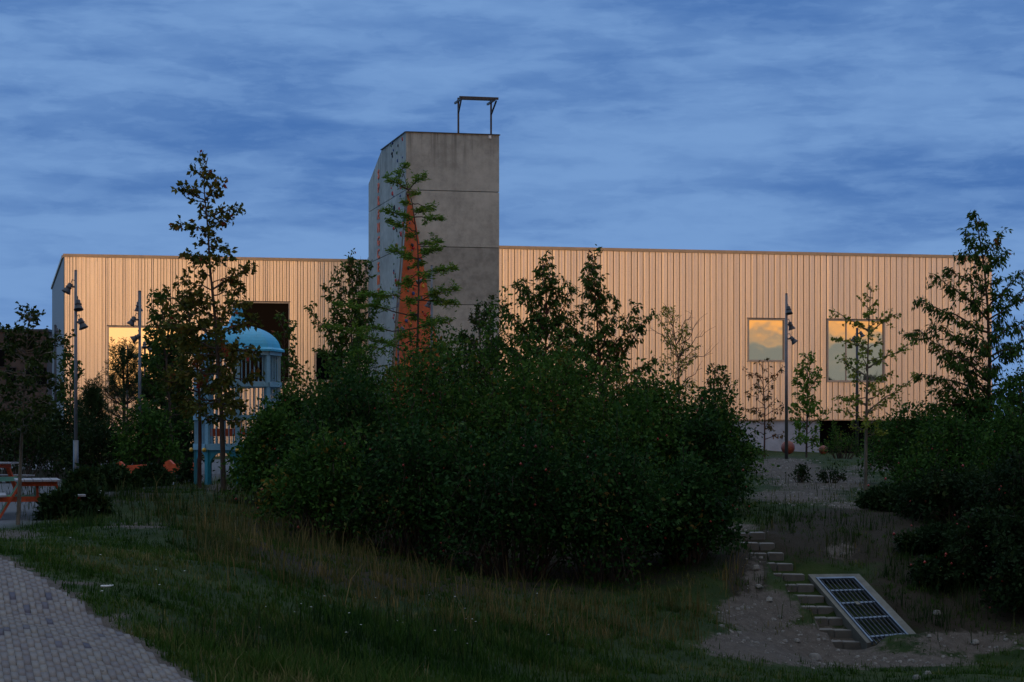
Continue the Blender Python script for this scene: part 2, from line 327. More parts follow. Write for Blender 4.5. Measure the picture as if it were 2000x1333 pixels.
# steps and culvert: corridors kept below the built surfaces
ST_B, ST_T, NST = np.array([(1672 - HX) * 38.1 / F, 38.1, EYE - (1278 - HY) * 38.1 / F]), np.array([(1462 - HX) * 42.0 / F, 42.0, EYE - (1042 - HY) * 42.0 / F]), 12
GR = [P(1578, 1122, 40.6), P(1678, 1121, 40.6), P(1798, 1247, 38.1), P(1693, 1256, 38.1)]      # outer corners of the culvert headwall: TL TR BR BL
def ground(x, y):
    x = np.asarray(x, float); y = np.asarray(y, float); sh = x.shape; q = np.stack([x.ravel(), y.ravel()], 1); z = np.empty(len(q))
    for i in range(0, len(q), 20000):
        d = np.linalg.norm(q[i:i + 20000, None] - CXY[None], axis=2); z[i:i + 20000] = kern(d) @ SOL[:-1] + SOL[-1]
    x1, y1 = q[:, 0], q[:, 1]
    far = np.clip((np.hypot(x1, y1 - 60) - 110) / 80, 0, 1); z = z * (1 - far) + .2 * far
    near = (1 - far); z = z + wob(x1, y1, 1.1, .022) * near + wob(x1 + 9, y1, 4.3, .010) * near
    # steps corridor
    t = np.clip((y1 - ST_B[1]) / (ST_T[1] - ST_B[1]), 0, 1); cx = ST_B[0] + (ST_T[0] - ST_B[0]) * t; cz = ST_B[2] + (ST_T[2] - ST_B[2]) * t
    inn = (np.abs(x1 - cx) < .42) & (y1 > ST_B[1] - .2) & (y1 < ST_T[1] + .1); z = np.where(inn, np.minimum(z, cz - .12), z)
    t = (y1 - 38.1) / 2.5; lx = GR[3][0] + (GR[0][0] - GR[3][0]) * t; rx = GR[2][0] + (GR[1][0] - GR[2][0]) * t; gz = GR[3][2] + (GR[0][2] - GR[3][2]) * t
    inn = (x1 > lx - .1) & (x1 < rx + .1) & (y1 > 38.12) & (y1 < 40.8); z = np.where(inn, np.minimum(z, gz - .10), z)
    return z.reshape(sh)
def gz(x, y): return float(ground(np.array([x]), np.array([y]))[0])
EY = np.array([12, 14, 17.6, 20, 22.3, 24.5, 26.5, 28, 29.5, 31, 32.5, 34]); EX = np.array([-.5, -1.0, -2.18, -3.02, -3.98, -4.96, -5.93, -6.67, -7.6, -8.8, -10.6, -13])
def edge(y): return np.interp(y, EY, EX)
DIRT = [  # (px, py, rx, ry, strength) bare soil and gravel, measured on the photograph
 (275, 1027, 95, 8, .78), (20, 1044, 70, 11, .82), (1530, 915, 75, 22, 1.1), (1600, 940, 130, 30, .75), (1560, 970, 130, 16, .8), (1690, 985, 120, 14, .65), (1700, 915, 70, 8, .7),
 (1480, 1195, 85, 45, 1.1), (1560, 1260, 170, 40, 1.2), (1440, 1260, 75, 30, 1.0), (1700, 1290, 230, 18, 1.0), (1880, 1255, 150, 28, .8), (1640, 1075, 40, 25, .7), (1475, 1120, 30, 50, .6), (1440, 1030, 60, 10, .7),
 (240, 1205, 30, 9, .7), (330, 1215, 45, 7, .5), (450, 1285, 60, 9, .6), (150, 1140, 50, 7, .6), (430, 955, 50, 12, .7)]
DARK_AREAS = [(1720, 1045, 260, 62), (1900, 1150, 210, 110), (950, 1060, 520, 110), (1460, 1120, 40, 90), (1620, 1040, 150, 40), (150, 930, 220, 60)]  # ellipses where the ground colour turns darker
def proj(x, y, z): return HX + x * F / y, HY - (z - EYE) * F / y
def dirtmask(x, y, z):
    yy = np.maximum(y, 1.0); px, py = proj(x, yy, z); m = np.zeros(np.shape(x))
    for (a, b, rx, ry, s) in DIRT: m = np.maximum(m, s * np.exp(-(((px - a) / rx) ** 2 + ((py - b) / ry) ** 2) ** 1.5))
    e = edge(np.clip(y, 12, 34)); pd = np.exp(-((x - e - .1) / .3) ** 2) * .4; pd = np.where((x < e + .1) & (x > e - 4.4), 1.0, pd)
    m = np.maximum(m, np.where((y > 12) & (y < 34), pd, 0)); return np.where((y < 5) | (y > 105), .0, m)
xs = np.concatenate([[-4000, -1200, -400, -200, -120], np.arange(-80, -16, 3.), np.arange(-16, 16, .2), np.arange(16, 81, 3.), [120, 200, 400, 1200, 4000]])
ys = np.concatenate([[-4000, -1000, -300, -120, -60, -30, -10, 0, 5, 9], np.arange(12, 20, .4), np.arange(20, 48, .2), np.arange(48, 80, .5), np.arange(80, 170, 3.), [200, 260, 400, 900, 4000]])
gx, gy = np.meshgrid(xs, ys); gzz = ground(gx, gy); nx, ny = len(xs), len(ys)
idx = np.arange(nx * ny).reshape(ny, nx); gf = np.stack([idx[:-1, :-1], idx[:-1, 1:], idx[1:, 1:], idx[1:, :-1]], -1).reshape(-1, 4)
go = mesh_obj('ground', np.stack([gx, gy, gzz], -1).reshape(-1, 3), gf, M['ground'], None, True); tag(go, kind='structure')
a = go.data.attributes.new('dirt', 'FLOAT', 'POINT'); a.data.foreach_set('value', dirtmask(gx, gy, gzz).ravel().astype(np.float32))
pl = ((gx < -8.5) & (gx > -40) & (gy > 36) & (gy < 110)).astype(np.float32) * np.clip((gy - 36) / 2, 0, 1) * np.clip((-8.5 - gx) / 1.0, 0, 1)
px_, py_ = proj(gx, np.maximum(gy, 1), gzz); dgm = np.zeros(gx.shape)
for (a_, b_, rx_, ry_) in DARK_AREAS: dgm = np.maximum(dgm, np.exp(-(((px_ - a_) / rx_) ** 2 + ((py_ - b_) / ry_) ** 2) ** 1.6))
a = go.data.attributes.new('dark_ground', 'FLOAT', 'POINT'); a.data.foreach_set('value', np.where(gy > 10, dgm, 0).ravel().astype(np.float32))
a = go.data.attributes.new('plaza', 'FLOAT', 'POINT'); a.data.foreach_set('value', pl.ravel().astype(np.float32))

# brick path: real clinkers in straight courses, cut off in steps along the curved edge
rg = np.random.default_rng(5)
hd = np.array((-.255, .967)); ac = np.array((.967, .255)); LB, WB = .38, .068
ia, ib = np.meshgrid(np.arange(28, 100), np.arange(-150, 80)); off = np.where(ib % 2 == 0, 0, .5)
aa = (ia + off) * LB; bb = ib * WB + rg.normal(0, .001, ib.shape)
bx = (aa * hd[0] + bb * ac[0]).ravel(); by = (aa * hd[1] + bb * ac[1]).ravel()
k = (by > 12.5) & (by < 33) & (bx < edge(by) + .02) & (bx > edge(by) - 4.2); bx, by = bx[k], by[k]
bz = ground(bx, by) + .014 + rg.normal(0, .0006, len(bx)); nb = len(bx)
V = np.zeros((nb, 8, 3)); h1, w1 = (LB - .0008) / 2, (WB - .0025) / 2
til = rg.normal(0, .002, (nb, 2))
for i, (s, t, u) in enumerate([(-1, -1, 0), (1, -1, 0), (1, 1, 0), (-1, 1, 0), (-1, -1, -1), (1, -1, -1), (1, 1, -1), (-1, 1, -1)]):
    V[:, i, 0] = bx + s * h1 * hd[0] + t * w1 * ac[0]; V[:, i, 1] = by + s * h1 * hd[1] + t * w1 * ac[1]
    V[:, i, 2] = ground(V[:, i, 0], V[:, i, 1]) + .014 + (s * h1 * til[:, 0] + t * w1 * til[:, 1]) + u * .05
fq = np.array([(0, 1, 2, 3), (0, 4, 5, 1), (1, 5, 6, 2), (2, 6, 7, 3), (3, 7, 4, 0)])
tn = np.where(rg.random(nb) < .045, rg.random(nb) * .2, np.clip(.25 + .4 * rg.random(nb) + .3 * rg.random(400)[(np.round((bx * ac[0] + by * ac[1]) / WB).astype(int)) % 400], .22, 1))
tag(mesh_obj('brick_path', V.reshape(-1, 3), (np.arange(nb)[:, None, None] * 8 + fq[None]).reshape(-1, 4), M['brick'], None, False, np.repeat(tn, 5)), kind='structure')

# ------------------------------------------------------------------ sports hall
E = np.array((.9728, .2316, 0)); NRM = np.array((.2316, -.9728, 0)); BK = -NRM; UPV = np.array((0, 0, 1.))
H_TOP, H_BOT = EYE + 10.14, EYE + .8
OR_ = np.array((-.69, 116.0, 0)); OL = np.array((-8.41, 125.2, 0))            # origins of right and left facade planes
def u_at(o, px): r = (px - HX) / F; return (r * o[1] - o[0]) / (E[0] - r * E[1])
def z_at(o, u, py): return EYE + (HY - py) * (o[1] + E[1] * u) / F
def wrect(o, x0, y0, x1, y1):
    a, b = u_at(o, x0), u_at(o, x1); return [a, b, z_at(o, (a + b) / 2, y1), z_at(o, (a + b) / 2, y0)]
UL0, UL1, UR0, UR1 = u_at(OL, 125), 1.6, -2.6, u_at(OR_, 1937)
hall = empty('sports_hall', (6, 122, .4), 'long windowed sports hall clad in golden ribbed metal panels', 'building'); HB = np.array(hall.location)
def facade(o, u0, u1, zb, wins, seed, pitches, dark):
    rn = random.Random(seed); tl = .42 if pitches[0] > .3 else .2; us = [(u0, 0)]; u = u0
    while u < u1 - .02:
        p = rn.choice(pitches); 
        if u + p > u1 - .06: p = u1 - u
        d = rn.uniform(-.010, .010) * tl; g = (.033 if rn.random() < dark else .018) * (1.15 if pitches[0] > .3 else 1)
        us += [(u + .003, -.09), (u + g, -.09), (u + g + .004, d), (u + p * .45, d + rn.uniform(-.004, .016) * tl), (u + p * .5, d - .012 * tl), (u + p * .56, d + .008 * tl)]; u += p; us.append((u, rn.uniform(-.006, .006) * tl))
    for (a, b, c, d) in wins:
        for e in (a, b): us.append((e, 0))
    us = sorted(us); v, f, mi = [], [], []
    for (ua, da), (ub, db) in zip(us[:-1], us[1:]):
        if ub - ua < 1e-4: continue
        m = (ua + ub) / 2; iv = [(zb, H_TOP - .16)]
        for (a, b, c, d) in wins:
            if a < m < b:
                ni = []
                for (p, q) in iv:
                    if c > p: ni.append((p, min(q, c)))
                    if d < q: ni.append((max(p, d), q))
                iv = [k for k in ni if k[1] - k[0] > .01]
        for (p, q) in iv:
            n = len(v); A = o + E * ua + NRM * da; B = o + E * ub + NRM * db
            v += [A + UPV * p, B + UPV * p, B + UPV * q, A + UPV * q]; f.append((n, n + 1, n + 2, n + 3)); mi.append(int(da < -.08 and db < -.08))
    return np.array(v) - HB, f, mi
WL = [wrect(OL, 210, 638, 347, 778), wrect(OL, 452, 590, 566, 748), wrect(OL, 615, 688, 672, 745)]
WR = [wrect(OR_, 1460, 623, 1533, 706), wrect(OR_, 1615, 625, 1728, 746)]
v, f, mi = facade(OL, UL0, UL1, .2, WL, 3, (.13, .17, .2, .23), .8); c1 = mesh_obj('cladding', v, f, [M['clad'], M['groove']], hall); c1.data.polygons.foreach_set('material_index', mi)
v, f, mi = facade(OR_, UR0, UR1, H_BOT, WR, 8, (.33, .345, .36), 1.0); c2 = mesh_obj('cladding', v, f, [M['clad'], M['groove']], hall); c2.data.polygons.foreach_set('material_index', mi)
c1['label'] = 'narrow ribbed cladding left of the tower'; c2['label'] = 'broad ribbed cladding right of the tower'
AX = (E, BK, UPV)
fa = MB()
for o, a, b in ((OL, UL0 - .05, UL1), (OR_, UR0, UR1 + .05)):
    fa.box(o + E * (a + b) / 2 + BK * .2 + UPV * (H_TOP - .07), (b - a, .56, .17), AX)
fa.build('fascia', M['fascia'], hall, rel=HB)
# side and rear walls, roof
DEEP = 28.0
cl0 = OL + E * UL0; cr0 = OR_ + E * UR1
sw = MB()
n_ = 60
for i in range(n_):                                                # left flank, ribbed like the front
    a, b = DEEP * i / n_, DEEP * (i + 1) / n_; g = .03
    for (p, q, d0, d1) in ((a, a + g, -.05, -.05), (a + g, b, .0, .012)):
        A, B = cl0 + BK * p - E * d0, cl0 + BK * q - E * d1
        sw.poly([B + UPV * 0, A + UPV * 0, A + UPV * (H_TOP - .16), B + UPV * (H_TOP - .16)])
sw.build('side_wall', M['side'], hall, rel=HB)
sw = MB(); A, B = cr0, cr0 + BK * (DEEP + 10.5); sw.poly([A, B, B + UPV * (H_TOP - .16), A + UPV * (H_TOP - .16)]); sw.build('side_wall', M['clad'], hall, rel=HB)
sw = MB(); A, B = cl0 + BK * DEEP, cr0 + BK * (DEEP + 10.5); sw.poly([B, A, A + UPV * (H_TOP - .16), B + UPV * (H_TOP - .16)])
sw.poly([OR_ + E * UR0, OR_ + E * UR0 + BK * 11, OR_ + E * UR0 + BK * 11 + UPV * (H_TOP - .16), OR_ + E * UR0 + UPV * (H_TOP - .16)]); sw.build('rear_wall', M['clad'], hall, rel=HB)
rf = MB(); zt = UPV * (H_TOP - .12)
rf.poly([cl0 + BK * .3 + zt, OL + E * UL1 + BK * .3 + zt, cr0 + BK * (DEEP + 10) + zt, cl0 + BK * DEEP + zt]); rf.poly([OR_ + E * UR0 + BK * .3 + zt, cr0 + BK * .3 + zt, cr0 + BK * (DEEP + 10) + zt, OL + E * UL1 + BK * .3 + zt])
rf.build('roof', M['fascia'], hall, rel=HB)
fs = MB(); fs.box(cl0 + BK * (DEEP / 2 + .5) + UPV * (H_TOP - .072), (.2, DEEP - .8, .165), AX); fs.build('fascia', M['fascia'], hall, rel=HB)
# plinth and dark glazed undercroft on the right
up0, up1 = UR0, u_at(OR_, 1603)
mb = MB(); mb.box(OR_ + E * (up0 + up1) / 2 + BK * .45 + UPV * (H_BOT / 2 - .5), (up1 - up0, .6, H_BOT + 1 - .02), AX); mb.build('plinth', M['conc_grey'], hall, rel=HB)
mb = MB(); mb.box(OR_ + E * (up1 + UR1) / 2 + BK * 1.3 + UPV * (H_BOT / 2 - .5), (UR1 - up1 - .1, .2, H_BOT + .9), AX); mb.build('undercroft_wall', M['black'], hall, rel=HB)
mb = MB(); mb.box(OR_ + E * (up0 + UR1) / 2 + BK * .75 + UPV * (H_BOT - .03), (UR1 - up0, 1.44, .04), AX); mb.build('soffit', M['fascia'], hall, rel=HB)
def window(o, r, glassm, mull, lab):
    a, b, c, d = r; q = MB(); t = .075; dep = .16
    for (ua, ub, za, zb) in ((a, b, d - t, d), (a, b, c, c + t), (a, a + t, c + t, d - t), (b - t, b, c + t, d - t)):
        q.box(o + E * (ua + ub) / 2 + UPV * (za + zb) / 2 + BK * (dep / 2 - .07), (ub - ua, dep, zb - za), AX)
    wn = q.build('window', M['alu'], hall, rel=HB); wn['label'] = lab
    pn = MB(); pn.box(o + E * (a + b) / 2 + UPV * (c + d) / 2 + BK * .075, (b - a - 2 * t, .03, d - c - 2 * t), AX); pn.build('pane', glassm, wn, rel=HB)
    for m in mull:
        k = MB(); k.box(o + E * m + UPV * (c + d) / 2 + BK * .035, (.06, .05, d - c - 2 * t), AX); k.build('mullion', M['alu'], wn, rel=HB)
    k = MB(); k.box(o + E * (a + b) / 2 + UPV * (c - .02) + NRM * .06, (b - a + .06, .1, .035), AX); k.build('sill', M['alu'], wn, rel=HB)
    k = MB(); k.box(o + E * (a + b) / 2 + UPV * (d + .022) + NRM * .03, (b - a + .06, .13, .04), AX); k.build('head_trim', M['darksteel'], wn, rel=HB)
window(OL, WL[0], M['glass'], [], 'wide window mirroring an orange sunset sky')
window(OL, WL[1], M['glass_dim'], [], 'tall dark window behind the blue dome')
window(OL, WL[2], M['glass_dim'], [], 'small dark window low on the wall')
window(OR_, WR[0], M['glass'], [], 'square window mirroring pale clouds')
window(OR_, WR[1], M['glass'], [u_at(OR_, 1653)], 'tall divided window mirroring pale clouds')

# ------------------------------------------------------------------ concrete climbing tower
TP = np.array((-5.52, 112.0, 0)); TZ = EYE + 15.72; TW = 4.98; TD = 11.7; D1 = 7.4; TZ2 = EYE + 14.34
tower = empty('climbing_tower', (TP + E * 2.5 + BK * 5)[:3] + np.array((0, 0, .4)), 'tall grey concrete climbing tower with orange wedge in front of hall', 'tower'); TB = np.array(tower.location)
def zj(py): return EYE + (HY - py) * 112 / F
joints = [zj(371), zj(481), zj(594), zj(707), zj(820)]
# body split in panels with 3 cm open joints
levels = [-.5] + sorted(joints) + [99]
body = MB(); g = .018
def tower_pt(u, s, z): return TP + E * u + BK * s + UPV * z
for za, zb in zip(levels[:-1], levels[1:]):
    lo = za + g
    if zb < 90:
        hi = zb - g
        A = [tower_pt(*q, lo) for q in ((0, 0), (TW, 0), (TW, TD), (0, TD))]; B = [tower_pt(*q, hi) for q in ((0, 0), (TW, 0), (TW, TD), (0, TD))]
        for i in range(4): body.poly([A[i], A[(i + 1) % 4], B[(i + 1) % 4], B[i]])
        body.poly(B); body.poly(A[::-1])
    else:
        L0 = [tower_pt(0, 0, lo), tower_pt(0, 0, TZ), tower_pt(0, D1, TZ), tower_pt(0, TD, TZ2), tower_pt(0, TD, lo)]
        R0 = [p + E * TW for p in L0]
        body.poly(L0[::1]); body.poly(R0[::-1])
        for i in range(5): j = (i + 1) % 5; body.poly([L0[i], R0[i], R0[j], L0[j]])
bo = body.build('body', M['conc'], tower, rel=TB)
at = bo.data.attributes.new('tint', 'FLOAT', 'FACE')
for p in bo.data.polygons:
    zc_ = p.center.z + TB[2]; at.data[p.index].value = .85 if (p.normal.y < -.8 and joints[2] < zc_ < joints[1]) else (.12 if int(zc_) % 2 else 0)
core = MB(); core.box(tower_pt(TW / 2, TD / 2, 6.5), (TW - .06, TD - .06, 14), AX); core.build('core', M['black'], tower, rel=TB)
cp = MB()                                                          # thin dark capping
for (a, b) in (((0, 0), (TW, 0)), ((0, 0), (0, D1)), ((TW, 0), (TW, D1))):
    cp.bar(tower_pt(*a, TZ + .021), tower_pt(*b, TZ + .021), .14, .04)
cp.build('capping', M['darksteel'], tower, rel=TB)
def front_u(px): r = (px - HX) / F; return (r * TP[1] - TP[0]) / (E[0] - r * E[1])
def left_s(px): r = (px - HX) / F; return (r * TP[1] - TP[0]) / (BK[0] - r * BK[1])
# hoist frame on the roof
hf = MB(); ua, ub = front_u(898), front_u(962); s0 = .35; zt = EYE + (HY - 194) * 112.8 / F
for u in (ua, ub):
    hf.bar(tower_pt(u, s0, TZ), tower_pt(u, s0, zt), .1, .1, (0, 1, 0)); hf.bar(tower_pt(u, s0 + .03, zt - .75), tower_pt(u + (-.0 if u == ua else .12), -.35, zt - .1), .07, .07)
    hf.bar(tower_pt(u, 1.2, zt - .06), tower_pt(u, -.45, zt - .06), .1, .1)
hf.bar(tower_pt(ua - .1, -.38, zt + .012), tower_pt(ub + .22, -.38, zt + .012), .14, .12); hf.bar(tower_pt(ua - .05, s0, zt + .052), tower_pt(ub + .05, s0, zt + .052), .1, .1)
hf.build('hoist_frame', M['darksteel'], tower, rel=TB)
k = MB(); k.box(tower_pt(front_u(956.5), -.03, EYE + (HY - 268) * 113 / F), (.14, .06, .16), AX); k.build('sensor_box', M['white'], tower, rel=TB)
# lettering down the left flank
sL = left_s(740); YL = TP[1] + BK[1] * sL; vs, fs_ = [], []
for ch, py in zip("SPRÆNGCENT", (341, 367, 392, 419, 445, 471, 496, 522, 547, 573)):
    cu = bpy.data.curves.new('t', 'FONT'); cu.body = ch; cu.size = .74; cu.extrude = .02; cu.align_x = 'CENTER'; cu.offset = .012
    to = bpy.data.objects.new('t', cu); COL.objects.link(to); bpy.context.view_layer.update()
    me = bpy.data.meshes.new_from_object(to.evaluated_get(bpy.context.evaluated_depsgraph_get()))
    zc = EYE + (HY - py) * YL / F - .26; rd = -BK; base = len(vs); o = tower_pt(0, sL, zc) - E * .03
    wmax = max(abs(q.co.x) for q in me.vertices); kx = min(1.25, .30 / max(wmax, .01))
    for q in me.vertices: vs.append(o + rd * q.co.x * kx + UPV * q.co.y - E * q.co.z)
    for p in me.polygons: fs_.append(tuple(base + i for i in p.vertices))
    bpy.data.objects.remove(to); bpy.data.curves.remove(cu); bpy.data.meshes.remove(me)
mesh_obj('lettering', np.array(vs) - TB, fs_, M['letter'], tower)
# orange climbing wedge leaning on the corner
def P3(px, py, Y): return P(px, py, Y)
apx = TP + UPV * zj(373) - E * .02 + NRM * .03
zb = .3
bL, bF, bR = tower_pt(-.35, .5, zb) - E * .45, tower_pt(.15, -2.6, zb), tower_pt(2.35, .0, zb) + NRM * .02
bF = np.array(((757 - HX) * 109.3 / F, 109.3, zb)); bR = tower_pt(front_u(893), 0, zb) + NRM * .03
apF = apx + NRM * .35 - UPV * .6 + E * .04; apR = apx + E * .42 - UPV * 1.0
wd = MB(); wd.poly([bF, bR, apR, apF]); wd.poly([apF, apR, apx + E * .05]); wd.build('climbing_wedge', M['orange'], tower, rel=TB)
wdg = tower.children[-1]
k = MB(); bk = tower_pt(0, 6.4, zb) - E * .02
k.poly([bk, bF, apF, apx]); k.build('side_panel', M['rust'], wdg, rel=TB)
k = MB(); k.box(apx + E * .28 - UPV * .12 + NRM * .1, (.5, .2, .2), AX); k.build('top_bracket', M['rust'], wdg, rel=TB)
# climbing holds
rn = random.Random(11)
HM = ['hold_red', 'hold_blue', 'hold_black', 'hold_black', 'hold_blue', 'hold_green', 'hold_red']
def hold(c, n, r, m, par):
    q = MB(); n = np.array(n) / np.linalg.norm(n); t1 = np.cross(n, UPV); t1 /= np.linalg.norm(t1); t2 = np.cross(n, t1); kk = 7; b = 0
    rr = [r * rn.uniform(.65, 1.25) for _ in range(kk)]
    ring = [c + (t1 * math.cos(i * 2 * math.pi / kk) + t2 * math.sin(i * 2 * math.pi / kk)) * rr[i] for i in range(kk)]
    rg2 = [p * .0 + (c + (p - c) * .6 + n * r * .55) for p in ring]
    for i in range(kk): j = (i + 1) % kk; q.poly([ring[i], ring[j], rg2[j], rg2[i]])
    q.poly(rg2); return q.build('climbing_hold', m, par, True, rel=TB)
for i in range(62):
    py = rn.uniform(272, 640); px = rn.uniform(768, 789) if py > 380 else rn.uniform(764, 790)
    if py > 470: px = rn.uniform(766, 779)
    s = left_s(px); Y = TP[1] + BK[1] * s
    hold(tower_pt(0, s, EYE + (HY - py) * Y / F) - E * .0, -E, rn.choice((.07, .09, .10, .14)), M[rn.choice(HM)], tower)
nw = np.cross(bR - bF, apF - bF); nw /= np.linalg.norm(nw); nw = nw if nw[1] < 0 else -nw
for i in range(34):
    a, b = rn.uniform(.15, .85), rn.uniform(.15, .95) ** 1.0
    lo = bF + (bR - bF) * a; hi = apF + (apR - apF) * a; hold(lo + (hi - lo) * b + nw * .01, nw, rn.choice((.05, .06, .08, .10)), M[rn.choice(HM + ['hold_yellow'])], wdg)

# ------------------------------------------------------------------ dark apartment block at the far left
ap = empty('apartment_block', P(40, 800, 175), 'dark brown brick apartment block behind the trees at the left', 'building'); AB = np.array(ap.location)
q = MB(); x0, x1 = P(-160, 0, 175)[0], P(92, 0, 175)[0]; zt = P(0, 648, 175)[2]
q.box(((x0 + x1) / 2, 181, zt / 2 - .3), (x1 - x0, 12, zt + .6)); q.build('wall', M['darkbrick'], ap, rel=AB)
q = MB(); q.box(((x0 + x1) / 2, 181, zt + .1), (x1 - x0 + .3, 12.3, .2)); q.build('parapet', M['darksteel'], ap, rel=AB)
for (wx, wy) in ((22, 672), (58, 672), (22, 735), (58, 735), (-30, 672), (-30, 735), (82, 735), (0, 700)):
    c = P(wx, wy, 174.95); q = MB(); q.box(c, (.9, .12, 1.5)); wn = q.build('window', M['darksteel'], ap, rel=AB)
    q = MB(); q.box(c + np.array((0, -.07, 0)), (.75, .04, 1.35)); q.build('pane', M['glass_dim'], wn, rel=AB)

# ------------------------------------------------------------------ spotlight poles
def spotpole(label, px, top, Y, rad, m, lamps, sheath=False):
    x = (px - HX) * Y / F; zb = gz(x, Y); zt = EYE - (top - HY) * Y / F
    root = empty('spotlight_pole', (x, Y, zb), label, 'lamp pole', 'spotlight poles'); B = np.array((x, Y, zb))
    q = MB(); q.tube([(x, Y, zb - .1), (x, Y, (zb + zt) / 2), (x, Y, zt)], rad, rad * .72, 12); q.build('pole', m, root, True, rel=B)
    if sheath:
        q = MB(); q.tube([(x, Y, zb - .1), (x, Y, zb + 1.25)], rad * 1.5, rad * 1.4, 12); q.build('base_sleeve', m, root, True, rel=B)
    q = MB(); q.tube([(x, Y, zt), (x, Y, zt + .03)], rad * .76, rad * .6, 12); q.build('cap', M['darksteel'], root, rel=B)
    for (ddx, ddy, ax, ay, ad) in lamps:                           # centre offset px, axis direction (right, down, away)
        kk = Y / F * 1.0; c = np.array((x + ddx * kk, Y - .08 * (1 if ad <= 0 else -1), zt - ddy * kk)); d = np.array((ax, ad, -ay), float); d /= np.linalg.norm(d)
        q = MB(); q.lathe(c - d * .13, d, [(0, .0), (0, .055), (.02, .062), (.10, .066), (.105, .088), (.125, .088), (.13, .07), (.17, .08), (.26, .125), (.275, .128), (.262, .118), (.20, .07), (.20, 0)], 18)
        s = q.build('spotlight', M['lampgrey'], root, True, rel=B)
        e = MB(); pz = c[2] + .03; e.bar((x, Y, pz), c + np.array((0, 0, .03)), .035, .05); e.tube([(x, Y, pz + .14), (x + (c[0] - x) * .5, Y, pz + .2), c - d * .12], .012, None, 6)
        e.build('bracket', M['darksteel'], s, rel=B)
GV, DK = M['galv'], M['darksteel']
spotpole('tall galvanised spotlight pole beside the left corner of hall', 148, 530, 57, .05, GV, [(-13, 33, -.5, 1, -.2), (6, 66, .12, 1, -.3), (13, 102, .4, 1, -.1)], True)
spotpole('galvanised spotlight pole in front of the orange window', 273, 570, 64, .05, GV, [(-3, 28, -.05, 1, .2), (-13, 57, -.5, 1, -.1), (-6, 90, -.9, .6, -.1)], True)
spotpole('dark spotlight pole left of the hall corner', 108, 636, 88, .065, DK, [(-9, 28, -.6, 1, -.2), (5, 12, .3, 1, 0)])
spotpole('dark short spotlight pole right beside the orange window pole', 283, 672, 92, .06, DK, [(0, 2, .1, 1, -.3), (9, 10, .7, .8, 0)])
spotpole('dark spotlight pole behind the pine in front of orange window', 249, 676, 100, .05, DK, [(-8, 8, -.5, 1, 0), (14, 20, .9, .7, 0), (5, 12, .3, 1, -.1)])
spotpole('galvanised spotlight pole in front of the concrete tower', 843, 520, 88, .06, GV, [(-22, 30, -.8, .5, -.2), (12, 62, .5, 1, -.2), (-6, 74, -.4, 1, 0)])
spotpole('dark spotlight pole with white lamp at foot of orange wedge', 778, 640, 98, .06, DK, [(9, 4, .5, 1, -.4)])
spotpole('galvanised spotlight pole on the gravel mound near the balls', 1536, 575, 76, .062, GV, [(4, 31, .1, 1, -.3), (9, 61, .35, 1, .1), (12, 89, .75, 1, -.1)])
spotpole('dark spotlight pole in front of the divided window', 1674, 642, 96, .075, DK, [(-7, 20, -.5, 1, 0), (8, 11, .5, 1, -.1)])

# ------------------------------------------------------------------ birdcage play tower
cY = 56.0; cx = (464 - HX) * cY / F; cb = gz(cx, cY); kc = cY / F; RC = 84 * kc
cage = empty('cage_playhouse', (cx, cY, cb), 'pale blue birdcage play tower with domed roof among trees', 'playhouse'); CB = np.array((cx, cY, cb))
def cz(py): return EYE - (py - HY) * kc
def cpt(i, r, z): t = R(7 + 45 * i); return np.array((cx + math.sin(t) * r, cY - math.cos(t) * r, z))
zd, z1, z2, z3 = cz(873), cz(816), cz(752), cz(690)
for i in range(8):
    q = MB(); p0, p1 = cpt(i, RC - .05, zd), cpt(i, RC - .05, z3); rd = Vector((math.sin(R(7 + 45 * i)), -math.cos(R(7 + 45 * i)), 0))
    q.bar(p0, p1, .12, .09, rd); q.build('post', M['cage'], cage, rel=CB)
    q = MB()
    a, b = cpt(i, RC - .05, 0), cpt(i + 1, RC - .05, 0)
    for j in range(1, 7): p = a + (b - a) * j / 7; q.tube([p + UPV * (zd + .05), p + UPV * (z3 - .05)], .014, None, 6, False)
    q.build('bar_panel', M['cage'], cage, rel=CB)
    q = MB(); leg0 = cpt(i, RC - .05, cb - .15); q.bar(leg0, cpt(i, RC - .05, zd - .06), .11, .11, rd); q.build('leg', M['teal'], cage, rel=CB)
    q = MB(); t_ = (b - a) / np.linalg.norm(b - a); hz = zd - .06                  # arched bracket
    L = np.linalg.norm(b - a); o = cpt(i, RC - .05, 0); nn = np.cross(t_, UPV)
    pts = [(0, 0)] + [(L / 2 - (L / 2 - .06) * math.cos(R(90 * j / 8)), -.50 + .42 * math.sin(R(90 * j / 8))) for j in range(9)] + [(L / 2, 0)]
    for sgn in (0, 1):
        for off in (-.02, .02):
            q.poly([o + t_ * (x if not sgn else L - x) + UPV * (hz + y) + nn * off for x, y in pts])
    q.build('arch_bracket', M['teal'], cage, rel=CB)
    q = MB(); q.lathe(cpt(i, RC + .02, zd - .08), (math.sin(R(7 + 45 * i)), -math.cos(R(7 + 45 * i)), 0), [(0, .02), (.03, .055), (.07, .06), (.10, .04), (.11, 0)], 10); q.build('knob', M['gold'] if i in (0, 7, 6) else M['cage'], cage, True, rel=CB)
for zz, hh in ((zd, .16), (z1, .13), (z2, .13), (z3, .15)):
    q = MB()
    for i in range(8): q.bar(cpt(i, RC - .03, zz), cpt(i + 1, RC - .03, zz), .12, hh)
    q.build('rail', M['cage'], cage, rel=CB)
q = MB(); q.poly([cpt(i, RC - .1, zd - .02) for i in range(8)]); q.poly([cpt(i, RC - .1, zd - .07) for i in range(8)][::-1]); q.build('deck', M['plank'], cage, rel=CB)
